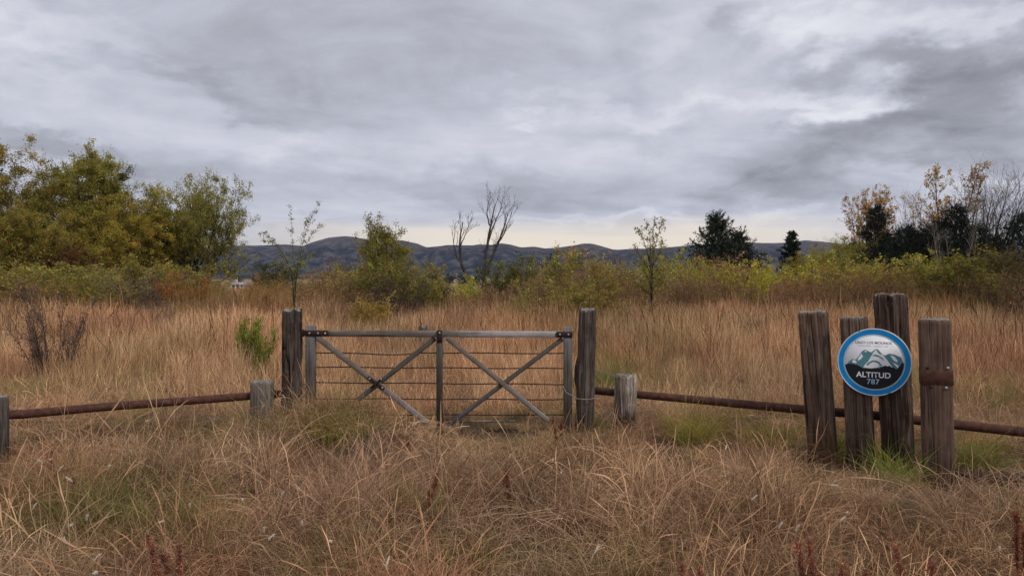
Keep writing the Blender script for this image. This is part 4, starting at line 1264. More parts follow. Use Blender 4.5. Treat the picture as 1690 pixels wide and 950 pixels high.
lettering('ALTITUD', -.02, -.375, .93, .0036, M_SIGNWHITE, 'main_lettering', bold=.022, space=1.02)
lettering('787', -.02, -.575, .335, .0036, M_SIGNSKY, 'altitude_number', bold=.012, space=1.08)
lettering('LAGO LOS MOLINOS', -.02, .585, .98, .0012, M_SIGNGREY, 'place_lettering', bold=.004)
lettering('CÓRDOBA - ARGENTINA', -.02, .49, .80, .0012, M_SIGNGREY, 'small_lettering', space=1.5)

# ---- pipe rails
def pipe(pts, label, seed):
    rng = np.random.default_rng(seed)
    P = np.array([p[:] for p in pts])
    s = np.linspace(0, len(P) - 1, 40); i = np.minimum(s.astype(int), len(P) - 2); f = (s - i)[:, None]
    q = P[i] * (1 - f) + P[i + 1] * f
    q[:, 2] += np.interp(np.arange(40), np.arange(0, 40, 8), rng.normal(0, .004, 5))
    mb = MB(); mb.tube(q, .040, 14); o = mb.build('pipe_rail', M_RUST, smooth=True)
    tag(o, label, 'rail', 'rusty pipe rails of the fence')
    return o


pipe([at(-60, 688, 6.55), at(100, 677, 6.95), at(411, 653, 7.78), at(463, 649, 7.93)], 'rusty pipe rail running from the left edge to the left gate post', 3)
yr = depth_on(1345, -.12) + .19 + .18
rr = [at(978, 643.5, 7.95), at(1180, 662, 7.35), at(1348, 678, depth_on(1348, -.12 - .245)), at(1475, 689, depth_on(1475, -.30)), at(1545, 697, depth_on(1545, -.32)), at(1690, 711, depth_on(1690, -.32)), at(1800, 721, depth_on(1800, -.32))]
rail = pipe(rr, 'rusty pipe rail running from the right gate post past the four timber posts', 4)

# ---- short posts
post_px('short_post', 411.5, 446, 630, 410, 448, 690, 7.62, .2, R(4), W_B1, 'short squared grey post carrying the pipe rail beside the left gate post', 'post', n=9, seed=11, rough=.007, crack=.035, freq=12, rows=50, top_rough=.008)
post_px('short_post', 1015, 1052, 621, 1015, 1051, 706, 7.5, .21, R(-6), W_B2, 'short pale weathered stump of a post with dark rotten foot beside the right gate post', 'post', n=3.6, seed=12, rough=.013, crack=.05, freq=10, rows=60, top_rough=.02, knots=((-1.2, .42, (.5, .04), .012),))
post_px('short_post', -30, 14, 657, -33, 15, 775, 6.35, .2, R(32), W_EDGE, 'short post with a pale sawn top at the left edge of the picture', 'post', n=9, seed=13, rough=.004, crack=.014, freq=12, rows=60, top_rough=.004)

# ---- gate posts
post_px('gate_post', 464, 494, 511.5, 462, 494.5, 690, 7.66, .19, R(3), W_G1, 'left gate post, dark and rough barked, with the gate hinge', 'gate post', n=5, seed=14, rough=.009, crack=.045, freq=13, top_rough=.02)
post_px('gate_post', 957, 985, 511, 950.5, 980, 700, 7.66, .18, R(-3), W_G2, 'right gate post, split grey timber leaning slightly right, tied with zinc wire', 'gate post', n=4.5, seed=15, rough=.010, crack=.05, freq=12, top_rough=.022, knots=((np.pi, .62, (.5, .10), .03), (np.pi * .95, .5, (.4, .06), .02)))

# ---- gate
YG = 7.74
GO = at(725, 712, YG); GO.z = gz(GO.x, YG)
gate = empty('farm_gate', GO)
tag(gate, 'weathered grey wooden farm gate with crossed braces and rusty wires', 'gate')


def gp(px, py, dy=0.0):
    return at(px, py, YG + dy) - GO


def gbar(name, a, b, wpx, d, mat, dy=0.0, bevel=.006):
    w = wpx * YG / F
    A, B_ = gp(a[0], a[1], dy), gp(b[0], b[1], dy)
    L = (B_ - A).length
    mb = MB(); mb.box((0, 0, 0), (w, d, L), bevel=bevel)
    o = mb.build(name, mat, gate)
    z = (B_ - A).normalized(); y = Vector((0, 1, 0)); x = y.cross(z).normalized(); y = z.cross(x)
    o.matrix_local = Matrix.Translation((A + B_) / 2) @ Matrix((x, y, z)).transposed().to_4x4()
    return o


gbar('stile', (513, 712), (513, 537), 15.5, .075, W_STILE)
gbar('stile', (937, 716), (937, 539.5), 14, .075, W_STILE)
gbar('top_rail', (521.5, 549.6), (929.5, 551.6), 10.2, .06, W_RAIL)
gbar('middle_upright', (725.5, 722), (725.5, 545), 10.2, .04, W_MID, -.055)
gbar('brace', (523, 556), (706, 698), 9.5, .024, W_RAIL, -.030)
gbar('brace', (718, 558), (590, 660), 8.5, .024, W_STILE, -.003)
gbar('brace', (737, 557), (905, 694), 8.0, .024, W_RAIL, -.030)
gbar('brace', (928, 559), (742, 700), 7.5, .024, W_STILE, -.003)
for k, (yl, yr_) in enumerate(((581.5, 583), (605.5, 608), (631, 634), (657.5, 659), (683.5, 684.5))):
    pts = []
    for t in np.linspace(0, 1, 33):
        px = 505 + (944 - 505) * t; py = yl + (yr_ - yl) * t
        if k == 0 and px < 712: py += 3.6 * math.exp(-((px - 640) / 45) ** 2) - 1.5 * math.exp(-((px - 700) / 14) ** 2)
        py += .5 * math.sin(t * 17 + k * 2)
        pts.append(gp(px, py, .022)[:])
    mb = MB(); mb.tube(pts, .0058, 6); mb.build('wire', M_WIRE, gate, smooth=True)


def plate(name, a, b, wpx, dy, bolts, parent=gate, d=.008, mat=M_IRON):
    w = wpx * YG / F
    A, B_ = gp(a[0], a[1], dy), gp(b[0], b[1], dy)
    mb = MB(); mb.bar(A, B_, w, d, .002); o = mb.build(name, mat, gate)
    for bx, by in bolts:
        c = gp(bx, by, dy)
        m2 = MB(); m2.tube([(c.x, c.y - d / 2 - .008, c.z), (c.x, c.y, c.z)], .010, 8); m2.build('bolt', M_BOLT, o)
    return o


hs = plate('hinge_strap', (499, 549.5), (542, 549.8), 9.5, -.044, ((511, 549.5), (525, 549.6), (537, 549.8)))
rc = gp(497, 549.5, -.02)
mb = MB()
ring = [(rc.x + .026 * (1 if i in (0, 3, 4) else -1) * 1.0, rc.y, rc.z + .034 * (1 if i in (0, 1, 4) else -1)) for i in range(5)]
mb.tube(ring, .008, 6); mb.build('hinge_ring', M_IRON, hs)
plate('corner_strap', (918, 551.5), (945, 551.8), 9.5, -.044, ((924, 551.6), (938, 551.7)))
plate('centre_strap', (725.5, 544.6), (725.5, 565), 8.6, -.079, ((725.5, 549),))
plate('cross_plate', (607, 622), (634, 642), 5.5, -.047, ((610, 624.5), (631, 639.5)))
plate('cross_plate', (612, 640), (631, 624), 4.0, -.054, ((629, 625),))


# ---- wires
def wire_thing(name, pts, r, mat, label, cat, twist=0, tr=.004):
    P = np.array([p[:] for p in pts])
    n = 60
    s = np.linspace(0, len(P) - 1, n); i = np.minimum(s.astype(int), len(P) - 2); f = (s - i)[:, None]
    q = P[i] * (1 - f) + P[i + 1] * f
    q[1:-1] = (q[:-2] + 2 * q[1:-1] + q[2:]) / 4
    mb = MB()
    if twist:
        for ph in (0, math.pi):
            a_ = np.arange(n) * twist + ph
            mb.tube(q + np.stack([0 * a_, np.cos(a_) * tr, np.sin(a_) * tr], -1), r, 5)
    else:
        mb.tube(q, r, 5)
    o = mb.build(name, mat, smooth=True); tag(o, label, cat)


wire_thing('wire_tie', [at(929, 636, 7.69), at(934, 647, 7.66), at(944, 652, 7.63), at(951, 657, 7.60), at(958, 658.5, 7.62), at(968, 658.5, 7.62), at(978, 657.5, 7.62), at(984, 656, 7.66)], .0026, M_GALV, 'twisted zinc wire tying the gate to the right gate post', 'wire', twist=.9)
wire_thing('loose_wire', [at(982, 607, 7.66), at(995, 613, 7.62), at(1008, 618, 7.55), at(1019, 622.5, 7.5)], .0022, M_GALV, 'thin loose wire from the right gate post to the pale short post', 'wire')

# ---- old timbers in the grass
a, b = at(1572, 776, 6.0), at(1760, 806, 5.75)
a.z = gz(a.x, a.y) + .04; b.z = gz(b.x, b.y) + .03
mb = MB(); mb.box((0, 0, 0), (.13, .11, (b - a).length), bevel=.015); o = mb.build('old_beam', W_LOG)
z = (b - a).normalized(); x = Vector((0, 0, 1)); y = z.cross(x).normalized(); x = y.cross(z)
o.matrix_world = Matrix.Translation((a + b) / 2) @ Matrix((x, y, z)).transposed().to_4x4()
tag(o, 'half-buried dark timber lying in the grass right of the banded post', 'beam')
a, b = at(742, 711, 7.9), at(850, 712.5, 7.9)
a.z = gz(a.x, a.y) + .10; b.z = gz(b.x, b.y) + .10
mb = MB(); mb.tube([a[:], ((a + b) / 2)[:], b[:]], .011, 8); o = mb.build('fallen_stick', M_BARKPALE)
tag(o, 'straight pale stick lying under the right half of the gate', 'stick')
bs = at(701, 530, 14.5); g0 = gz(bs.x, 14.5)
hh = at(701, 539, 14.5).z - g0
me = rough_post('tree_stump', hh, .19, .2, 2.4, W_G2, 31, rough=.02, crack=.03, freq=3, rows=40, top_rough=.04, taper=-.05)
o = link('tree_stump', me); o.location = (bs.x, 14.5, g0)
tag(o, 'grey broken stump with one dead snag in the tall grass behind the gate', 'tree stump')
mb = MB(); q0 = Vector((-.06, 0, hh - .03))
mb.tube([q0[:], (q0 + Vector((-.01, 0, .09)))[:], (q0 + Vector((-.03, 0, .17)))[:], (q0 + Vector((-.02, 0, .24)))[:], (q0 + Vector((-.03, 0, .33)))[:]], [.012, .010, .013, .008, .004], 7); mb.build('snag', M_BARKDEAD, o)

# ------------------------------------------------------------------ grass
def blades(rng, n, rad, Lm, Lsd, tilt, tsd, curl, csd, jit, width, S=5, head=0.0, headw=3.0, pal=None, z0=-.03, clump=0, droop=0.0):
    """ribbons; tilt in degrees from vertical, curl = total bend along its length (deg)"""
    r = rad * np.sqrt(rng.random(n)); a = rng.uniform(0, 6.283, n)
    if clump:
        cx = rng.normal(0, rad * .6, (clump, 2)); k = rng.integers(0, clump, n)
        base = cx[k] + rng.normal(0, rad * .10, (n, 2))
    else:
        base = np.stack([r * np.cos(a), r * np.sin(a)], -1)
    az = rng.uniform(0, 6.283, n)
    if clump: az = np.arctan2(base[:, 1] - cx[k][:, 1], base[:, 0] - cx[k][:, 0]) + rng.normal(0, .5, n)
    th = np.abs(R(1) * rng.normal(tilt, tsd, n))
    L = Lm * np.clip(rng.normal(1, Lsd, n), .3, 1.9)
    bend = R(1) * rng.normal(curl, csd, n) / S
    P = np.zeros((n, S + 1, 3)); P[:, 0, :2] = base; P[:, 0, 2] = z0
    for s in range(S):
        d = np.stack([np.sin(th) * np.cos(az), np.sin(th) * np.sin(az), np.cos(th)], -1)
        P[:, s + 1] = P[:, s] + d * (L / S)[:, None]
        th = th + bend + rng.normal(0, R(jit), n) + droop * s
        az = az + rng.normal(0, R(jit) * 1.6, n)
    fl = .012 + rng.random((n, 1)) * .03
    P[:, 1:, 2] = np.maximum(P[:, 1:, 2], fl)
    T = np.gradient(P, axis=1); T = norm(T)
    sd = norm(np.cross(T, norm(rng.normal(0, 1, (n, 1, 3)))))
    t = np.linspace(0, 1, S + 1)
    prof = np.minimum(1, 1.25 - 1.1 * t ** 1.6)
    if head:
        prof = np.where(t > 1 - head, headw * np.sin(np.clip((t - (1 - head)) / head, .0, 1) * np.pi * .82 + .35), .75)
    W = width * np.clip(rng.normal(1, .3, n), .4, 2)[:, None] * prof[None]
    v = np.stack([P - sd * W[..., None] / 2, P + sd * W[..., None] / 2], 2).reshape(n, -1, 3)
    nv = 2 * (S + 1)
    k = np.arange(S)
    q1 = np.stack([2 * k, 2 * k + 1, 2 * k + 3, 2 * k + 2], -1)
    q = (np.arange(n)[:, None, None] * nv + q1[None]).reshape(-1, 4)
    pw = np.array([p[0] for p in pal], float); pc = np.array([p[1] for p in pal], float)
    c = pc[rng.choice(len(pal), n, p=pw / pw.sum())] * np.clip(rng.normal(1, .18, (n, 1)), .5, 1.6)
    c = np.repeat(c[:, None], nv, 1)
    return v.reshape(-1, 3), q, c.reshape(-1, 3)


def tuft(name, *parts):
    V = []; Q = []; C = []; n = 0
    for v, q, c in parts:
        V.append(v); Q.append(q + n); C.append(c); n += len(v)
    me = mk_mesh(name, np.vstack(V), [np.vstack(Q)], col=np.vstack(C), mats=[M_GRASS])
    return bpy.data.objects.new(name, me)


DRY = [(4, (1, 1, 1)), (2, (1.4, 1.38, 1.34)), (2.4, (.60, .53, .50)), (1.2, (1.7, 1.75, 1.75)), (2.2, (.36, .29, .26))]
HEADP = [(3, (1.25, 1.2, 1.12)), (2, (1.0, .9, .85)), (1, (1.5, 1.5, 1.45))]
GRN = [(3, (1, 1, 1)), (2, (1.3, 1.2, 1.2)), (1, (.7, .75, .7)), (1.2, (1.9, 1.45, 1.9))]


def gn_scatter(name, protos, pts, rot, scl, idx, tnt, label, cat=None):
    """one object of instanced tufts at the given points"""
    c = bpy.data.collections.new(name + '_tufts')
    order = []
    for i, p in enumerate(protos):
        p.name = '%s_tuft_%02d' % (name, i); c.objects.link(p)
    me = bpy.data.meshes.new(name)
    me.vertices.add(len(pts)); me.vertices.foreach_set('co', np.asarray(pts, np.float32).ravel())
    a = me.attributes.new('rot', 'FLOAT_VECTOR', 'POINT'); a.data.foreach_set('vector', np.asarray(rot, np.float32).ravel())
    a = me.attributes.new('scl', 'FLOAT_VECTOR', 'POINT'); a.data.foreach_set('vector', np.asarray(scl, np.float32).ravel())
    a = me.attributes.new('idx', 'INT', 'POINT'); a.data.foreach_set('value', np.asarray(idx, np.int32))
    t4 = np.ones((len(pts), 4), np.float32); t4[:, :3] = tnt
    a = me.attributes.new('tint', 'FLOAT_COLOR', 'POINT'); a.data.foreach_set('color', t4.ravel())
    o = link(name, me)
    ng = bpy.data.node_groups.new(name + '_nodes', 'GeometryNodeTree')
    ng.interface.new_socket('Geometry', in_out='INPUT', socket_type='NodeSocketGeometry')
    ng.interface.new_socket('Geometry', in_out='OUTPUT', socket_type='NodeSocketGeometry')
    gi = ng.nodes.new('NodeGroupInput'); go = ng.nodes.new('NodeGroupOutput')
    ci = ng.nodes.new('GeometryNodeCollectionInfo'); ci.inputs['Collection'].default_value = c
    ci.inputs['Separate Children'].default_value = True; ci.inputs['Reset Children'].default_value = True
    ip = ng.nodes.new('GeometryNodeInstanceOnPoints'); ip.inputs['Pick Instance'].default_value = True
    def na(nm, dt):
        x = ng.nodes.new('GeometryNodeInputNamedAttribute'); x.data_type = dt; x.inputs['Name'].default_value = nm
        return x.outputs['Attribute']
    L = ng.links.new
    L(gi.outputs[0], ip.inputs['Points']); L(ci.outputs[0], ip.inputs['Instance'])
    L(na('idx', 'INT'), ip.inputs['Instance Index'])
    er = ng.nodes.new('FunctionNodeEulerToRotation'); L(na('rot', 'FLOAT_VECTOR'), er.inputs[0])
    L(er.outputs[0], ip.inputs['Rotation'])
    L(na('scl', 'FLOAT_VECTOR'), ip.inputs['Scale']); L(ip.outputs[0], go.inputs[0])
    md = o.modifiers.new('scatter', 'NODES'); md.node_group = ng
    tag(o, label, cat, kind='stuff')
    return o


rng = np.random.default_rng(77)


def band(y0, y1, dens, margin=1.2):
    """random points in the depth band, across the view and a bit beyond"""
    k = 845 / F
    A = (y1 - y0) * (2 * k * (y0 + y1) / 2 + 2 * margin)
    n = int(A * dens)
    y = np.sqrt(rng.random(n) * (y1 ** 2 - y0 ** 2) + y0 ** 2) if margin < .5 else None
    if y is None:
        y = rng.uniform(y0, y1, int(n * 1.25))
        wmax = k * y1 + margin
        x = rng.uniform(-wmax, wmax, len(y))
        m = np.abs(x) < k * y + margin
        # keep density
        need = int(n)
        x, y = x[m], y[m]
        while len(x) < need:
            yy = rng.uniform(y0, y1, need); xx = rng.uniform(-wmax, wmax, need); mm = np.abs(xx) < k * yy + margin
            x = np.concatenate([x, xx[mm]]); y = np.concatenate([y, yy[mm]])
        return x[:need], y[:need]
    return rng.uniform(-1, 1, n) * (k * y + margin), y


TAN = np.array([.50, .315, .186]); RED = np.array([.42, .228, .132]); STRAW = np.array([.60, .45, .265]); GREY = np.array([.38, .275, .19]); OLV = np.array([.20, .175, .058]); GRNC = np.array([.125, .15, .04])


def lerp(a, b, f):
    return a * (1 - f)[:, None] + b * f[:, None]


# ---- foreground: matted, tangled dry grass
pf = []
for i in range(5):
    r = np.random.default_rng(200 + i)
    pf.append(tuft('t', blades(r, 190, .26, .40, .35, 40, 24, 85, 55, 20, .0029, S=6, pal=DRY),
                   blades(r, 60, .28, .30, .4, 78, 15, 20, 40, 20, .0036, S=5, pal=DRY),
                   blades(r, 20, .24, .58, .25, 20, 12, 35, 25, 7, .0032, S=6, head=.2, headw=3.0, pal=HEADP),
                   blades(r, 18, .28, .22, .4, 60, 25, 60, 50, 20, .0065, S=5, pal=DRY)))
for i in range(2):   # long pale arching stalks
    r = np.random.default_rng(205 + i)
    pf.append(tuft('t', blades(r, 22, .25, .58, .3, 34, 20, 105, 45, 12, .0029, S=9, pal=[(2, (1.7, 1.72, 1.75)), (1, (1.2, 1.15, 1.1))]),
                   blades(r, 80, .28, .36, .4, 60, 20, 40, 45, 20, .0036, S=5, pal=DRY)))
for i in range(3):   # low litter
    r = np.random.default_rng(210 + i)
    pf.append(tuft('t', blades(r, 170, .34, .30, .4, 74, 16, 25, 45, 20, .0038, S=5, pal=DRY)))
for i in range(3):   # fine arching tussock, dry
    r = np.random.default_rng(220 + i)
    pf.append(tuft('t', blades(r, 170, .22, .52, .25, 26, 14, 75, 25, 7, .0030, S=6, pal=DRY, clump=3)))
for i in range(2):   # greenish
    r = np.random.default_rng(230 + i)
    pf.append(tuft('t', blades(r, 150, .22, .40, .3, 28, 16, 65, 25, 8, .0032, S=6, pal=GRN, clump=4)))


def foreground(y0, y1, dens):
    x, y = band(y0, y1, dens, 1.0)
    n = len(x)
    patch = fbm(x * .9 + 40, y * .9, 5, 3); g = fbm(x * 1.1 + 9, y * 1.1 + 3, 6, 3); red = fbm(x * .7 + 70, y * .7, 8, 3); pale = fbm(x * 2.1, y * 2.1 + 50, 9, 2)
    hill = np.zeros(n)
    for mx, my, rx, ry, h in MOUNDS: hill = np.maximum(hill, h / .3 * np.exp(-((x - mx) / rx) ** 2 - ((y - my) / ry) ** 2))
    u = rng.random(n)
    idx = rng.integers(0, 7, n)
    idx = np.where(u < .24, rng.integers(7, 10, n), idx)
    idx = np.where((u > .68) & (patch > .47), rng.integers(10, 13, n), idx)
    green = (g > .60) & (u > .62) | ((y > 6.9) & (np.abs(x + .2) < 1.3) & (u > .6)) | (rng.random(n) < .07)
    idx = np.where(green, rng.integers(13, 15, n), idx)
    t = lerp(np.tile(TAN, (n, 1)), np.tile(RED, (n, 1)), sstep(.38, .58, red) * .85)
    t = lerp(t, np.tile(STRAW, (n, 1)), sstep(.58, .78, pale) * .5)
    t = lerp(t, np.tile(GREY, (n, 1)), sstep(.5, .7, patch) * .5)
    t = np.where(green[:, None], OLV * 1.25 + (TAN - OLV) * .45 * rng.random((n, 1)), t)
    t *= np.clip(rng.normal(.95, .2, (n, 1)), .5, 1.5) * (.62 + .76 * fbm(x * 1.3 + 3, y * 1.3 + 8, 71, 3))[:, None]
    pp = 845 + F * x / y
    front = np.where((pp > 1290) & (pp < 1780) & (y > 4.9) & (y < 6.7), np.where(pp > 1470, .42, .6), 1.0) * np.where((pp > 560) & (pp < 960) & (y > 6.7) & (y < 8.2), .72, 1.0) * np.where((pp < 60) & (y > 5.2) & (y < 6.6), .65, 1.0)
    low = np.maximum(sstep(5.2, 6.2, y) * (1 - hill * .8), 0)
    s = rng.uniform(.65, 1.2, n) * (.74 + .30 * hill + .5 * (patch - .45)) * (1 - .34 * low) * front
    z = ground(x, y)
    kp = rng.random(n) < .50 + .6 * sstep(.38, .56, fbm(x * 2.6 + 11, y * 2.6, 51, 2))
    x, y, z, s, idx, t = x[kp], y[kp], z[kp], s[kp], idx[kp], t[kp]; n = len(x)
    return np.stack([x, y, z], -1), np.stack([rng.normal(0, .1, n), rng.normal(0, .1, n), rng.uniform(0, 6.28, n)], -1), np.stack([s, s, s * rng.uniform(.7, 1.1, n)], -1), idx, t


parts = [foreground(2.2, 5.5, 42), foreground(5.5, 9.2, 36)]
gn_scatter('foreground_grass', pf, *[np.concatenate([p[i] for p in parts]) for i in range(5)], 'matted dry brown grass of the foreground around the fence', 'grass')

# ---- meadow: standing dry grass behind the fence
pm = []
for i in range(5):
    r = np.random.default_rng(240 + i)
    pm.append(tuft('t', blades(r, 130, .34, .74, .24, 7, 6, 10, 12, 4, .0042, S=5, head=.22, headw=1.8, pal=DRY + HEADP),
                   blades(r, 90, .36, .42, .35, 22, 14, 35, 30, 12, .0048, S=4, pal=DRY),
                   blades(r, 5, .3, .80, .25, 8, 6, 8, 10, 9, .0080, S=6, head=.4, headw=1.6, pal=[(1, (.28, .2, .17)), (1, (.4, .3, .26))])))
for i in range(4):   # tangled lower growth
    r = np.random.default_rng(250 + i)
    pm.append(tuft('t', blades(r, 130, .36, .46, .35, 28, 18, 55, 40, 14, .0050, S=5, pal=DRY),
                   blades(r, 14, .34, .72, .25, 10, 7, 20, 12, 5, .0050, S=5, head=.25, headw=2.4, pal=HEADP)))
for i in range(2):   # greenish, with a few dark dead weeds
    r = np.random.default_rng(260 + i)
    pm.append(tuft('t', blades(r, 140, .34, .55, .3, 16, 10, 35, 20, 7, .0055, S=5, pal=GRN)))


def meadow(y0, y1, dens, hs=1.0, ws=1.0):
    x, y = band(y0, y1, dens, 1.5)
    n = len(x)
    g = fbm(x * .55 + 19, y * .4 + 3, 16, 3); red = fbm(x * .35 + 7, y * .3, 18, 3); pale = fbm(x * .8, y * .5 + 50, 19, 2)
    u = rng.random(n)
    tall = sstep(9.5, 14.5, y + 3 * (pale - .5))
    idx = np.where(u < tall * .95, rng.integers(0, 5, n), rng.integers(5, 9, n))
    green = ((g > .63) & (u > .35)) | ((np.abs(x - 1.1) < .3) & (np.abs(y - 10.5) < .9)) | ((x > 1.2) & (x < 2.6) & (y > 10.5) & (y < 15) & (rng.random(n) < .35)) | (rng.random(n) < .02)
    idx = np.where(green, rng.integers(9, 11, n), idx)
    t = lerp(np.tile(TAN * 1.2, (n, 1)), np.tile(RED * 1.25, (n, 1)), sstep(.40, .60, red) * .75)
    t = lerp(t, np.tile(STRAW, (n, 1)), sstep(.48, .72, pale) * .5)
    t = np.where(green[:, None], OLV * 1.1 + (STRAW - OLV) * .35 * rng.random((n, 1)), t)
    t *= np.clip(rng.normal(1, .16, (n, 1)), .6, 1.4) * (.58 + .80 * fbm(x * .7 + 3, y * .45 + 8, 72, 3))[:, None]
    oli = sstep(.50, .66, fbm(x * .5 + 31, y * .35 + 2, 73, 3))[:, None] * .28
    t = t * (1 - oli) + np.array([.34, .28, .11]) * oli
    s = rng.uniform(.75, 1.08, n) * hs * (.58 + .26 * sstep(9.5, 14, y)) * (.55 + .9 * fbm(x * .6, y * .5, 61, 3))
    z = ground(x, y)
    return np.stack([x, y, z], -1), np.stack([rng.normal(0, .05, n), rng.normal(0, .05, n), rng.uniform(0, 6.28, n)], -1), np.stack([s * ws, s * ws, s * rng.uniform(.85, 1.1, n)], -1), idx, t


parts = [meadow(8.7, 14, 15), meadow(14, 22, 9.5, 1.0, 1.15), meadow(22, 40, 3.6, 1.05, 1.5), meadow(40, 75, .9, 1.0, 2.2)]
gn_scatter('meadow_grass', pm, *[np.concatenate([p[i] for p in parts]) for i in range(5)], 'standing dry reddish-tan meadow grass behind the fence', 'grass')

# ---- brushwood filling the thicket between the shrubs
pb = []
BR = [(3, (1, 1, 1)), (2, (1.3, 1.2, 1.1)), (2, (.7, .65, .6)), (1, (1.0, 1.3, .6))]
for i in range(4):
    r = np.random.default_rng(270 + i)
    pb.append(tuft('t', blades(r, 120, .5, 1.0, .3, 14, 9, 12, 16, 8, .010, S=5, pal=BR), blades(r, 160, .6, .8, .3, 28, 14, 20, 25, 16, .012, S=4, pal=BR)))
x, y = band(21, 46, 1.5, 2)
dn = fbm(x * .25, y * .2, 33, 3)
px = 845 + F * x / y
keep = (dn > .46) & ~((px > 365) & (px < 412)) & ~((px > 695) & (px < 790))
x, y = x[keep], y[keep]; n = len(x)
c = fbm(x * .3 + 9, y * .3, 36, 3)[:, None]
t = np.array([.36, .215, .105]) * (1 - sstep(.5, .62, c)) + np.array([.25, .205, .06]) * sstep(.5, .62, c)
t = t * np.clip(rng.normal(1, .2, (n, 1)), .5, 1.5)
s = rng.uniform(.7, 1.15, n)
gn_scatter('brushwood', pb, np.stack([x, y, ground(x, y)], -1), np.stack([0 * x, 0 * x, rng.uniform(0, 6.28, n)], -1), np.stack([s, s, s], -1), rng.integers(0, 4, n), t, 'low brown brushwood filling the gaps between the shrubs', 'brushwood')


# ---- countable plants in the grass
def plant_mesh(name, parts, label, cat, x, y, group=None, s=1.0, dz=0.0):
    V = []; Q = []; C = []; n = 0
    for v, q, c in parts:
        V.append(v); Q.append(q + n); C.append(c); n += len(v)
    me = mk_mesh(name, np.vstack(V), [np.vstack(Q)], col=np.vstack(C), mats=[M_PLANT])
    o = link(name, me); o.location = (x, y, gz(x, y) + dz); o.scale = (s, s, s)
    tag(o, label, cat, group)
    return o


def colpal(c, v=.25):
    c = np.array(c)
    return [(3, tuple(c)), (2, tuple(c * (1 + v))), (2, tuple(c * (1 - v))), (1, (c[0] * 1.6, c[1] * 1.35, c[2] * 1.3))]


def tussock(px, py, Y, H, rad, colr, label, seed, n=420):
    r = np.random.default_rng(seed)
    b = at(px, py, Y)
    plant_mesh('grass_tussock', [blades(r, n, rad, H, .25, 22, 13, 60, 22, 6, .0036, S=6, pal=colpal(colr))], label, 'grass tussock', b.x, Y, 'green tussocks in the dry grass')


tussock(1145, 700, 7.0, .42, .20, (.30, .265, .06), 'big yellow-green tussock between the pale short post and the leftmost timber post', 1)
tussock(1265, 705, 6.9, .34, .26, (.32, .28, .075), 'wide yellow-green tussock touching the leftmost timber post from the left', 2)
tussock(1385, 745, 6.55, .40, .10, (.22, .24, .055), 'narrow green tussock between the leftmost and the shortest timber post', 3, 220)
tussock(1478, 780, 5.75, .36, .15, (.24, .28, .055), 'bright green tussock in front of the tallest timber post', 4)
tussock(1610, 740, 6.35, .45, .16, (.30, .28, .08), 'yellow-green tussock behind the half-buried timber at right', 5)
tussock(703, 868, 4.75, .30, .10, (.28, .26, .065), 'green tussock with tall rusty seed stalks in the middle foreground', 6, 260)
tussock(1010, 610, 10.3, .55, .22, (.20, .22, .055), 'tall dark green tussock just right of the right gate post', 7, 300)
tussock(560, 690, 6.5, .30, .22, (.30, .27, .07), 'yellowish green tussock on the mound in front of the left half of the gate', 8)
tussock(150, 905, 4.55, .34, .22, (.25, .225, .085), 'grey-green tussock in the lower left corner', 9)
tussock(265, 905, 4.5, .32, .2, (.24, .22, .08), 'grey-green arching tussock right of the lower left corner', 10)


def dock(px, pyt, Y, H, nst, label, seed, col=(.33, .155, .10)):
    """rusty seed stalk of dock: stems thick with small seed scales"""
    r = np.random.default_rng(seed)
    b = at(px, pyt, Y); x = b.x
    P0, R0 = stems(r, np.stack([r.normal(0, .02, nst), r.normal(0, .02, nst), np.zeros(nst)], -1), np.stack([r.normal(0, .17, nst), r.normal(0, .12, nst), np.ones(nst)], -1), H * r.uniform(.66, 1.02, nst), np.full(nst, .0035), S=7, wob=.03, taper=.4)
    e = empty('dock_plant', (x, Y, gz(x, Y)))
    for i in range(nst):
        v, q = tubes(P0[i:i + 1], R0[i:i + 1], 5)
        st = link('stalk', mk_mesh('stalk', v, [q], col=np.tile(np.array(col) * .9, (len(v), 1)), mats=[M_PLANT]), e)
        C1, _ = branch(r, P0[i:i + 1], R0[i:i + 1], 22, .40, .97, 17, 7, H * .15, S=4, wob=.07, up=.1, env=lambda t: 1.2 - .7 * t)
        v, q, c = leaves(r, C1, 1500, .007, .006, colpal(col, .35), t0=0, aspect=.7, along=.6)
        v2, q2, c2 = leaves(r, P0[i:i + 1], 350, .009, .0045, colpal(col, .35), t0=.45, aspect=.7, along=.6)
        link('seed_head', mk_mesh('seed_head', np.vstack([v, v2]), [np.vstack([q, q2 + len(v)])], col=np.vstack([c, c2]), mats=[M_PLANT]), st)
    tag(e, label, 'dock plant', 'rusty dock stalks in the grass')


def dk(px, py, Y, nst, lab, seed, **kw):
    p = at(px, py, Y)
    dock(px, py, Y, p.z - gz(p.x, Y), nst, lab, seed, **kw)


dk(1134, 890, 3.15, 4, 'rusty dock stalks at the bottom edge right of the middle', 1)
dk(1362, 888, 3.1, 5, 'rusty dock stalks at the bottom edge below the round sign', 2)
dk(1404, 908, 3.15, 2, 'pale rust dock stalk right beside the bottom-edge clump below the sign', 3, col=(.34, .16, .10))
dk(1546, 890, 3.1, 2, 'rusty dock stalk at the bottom edge below the banded post', 4)
dk(290, 888, 3.2, 3, 'rusty dock stalks at the bottom edge on the left', 5)
dk(690, 780, 4.6, 2, 'thin rusty dock stalks rising from the tussock in the middle foreground', 6, col=(.28, .12, .07))
dk(846, 770, 4.8, 2, 'thin brown dock stalk right of the middle, in front of the gate', 7, col=(.26, .12, .075))
dk(694, 716, 5.8, 1, 'single rusty dock stalk just left of the gate middle upright', 8, col=(.30, .13, .08))
dk(925, 690, 6.7, 3, 'reddish dock stalks at the foot of the right stile of the gate', 9, col=(.30, .14, .085))
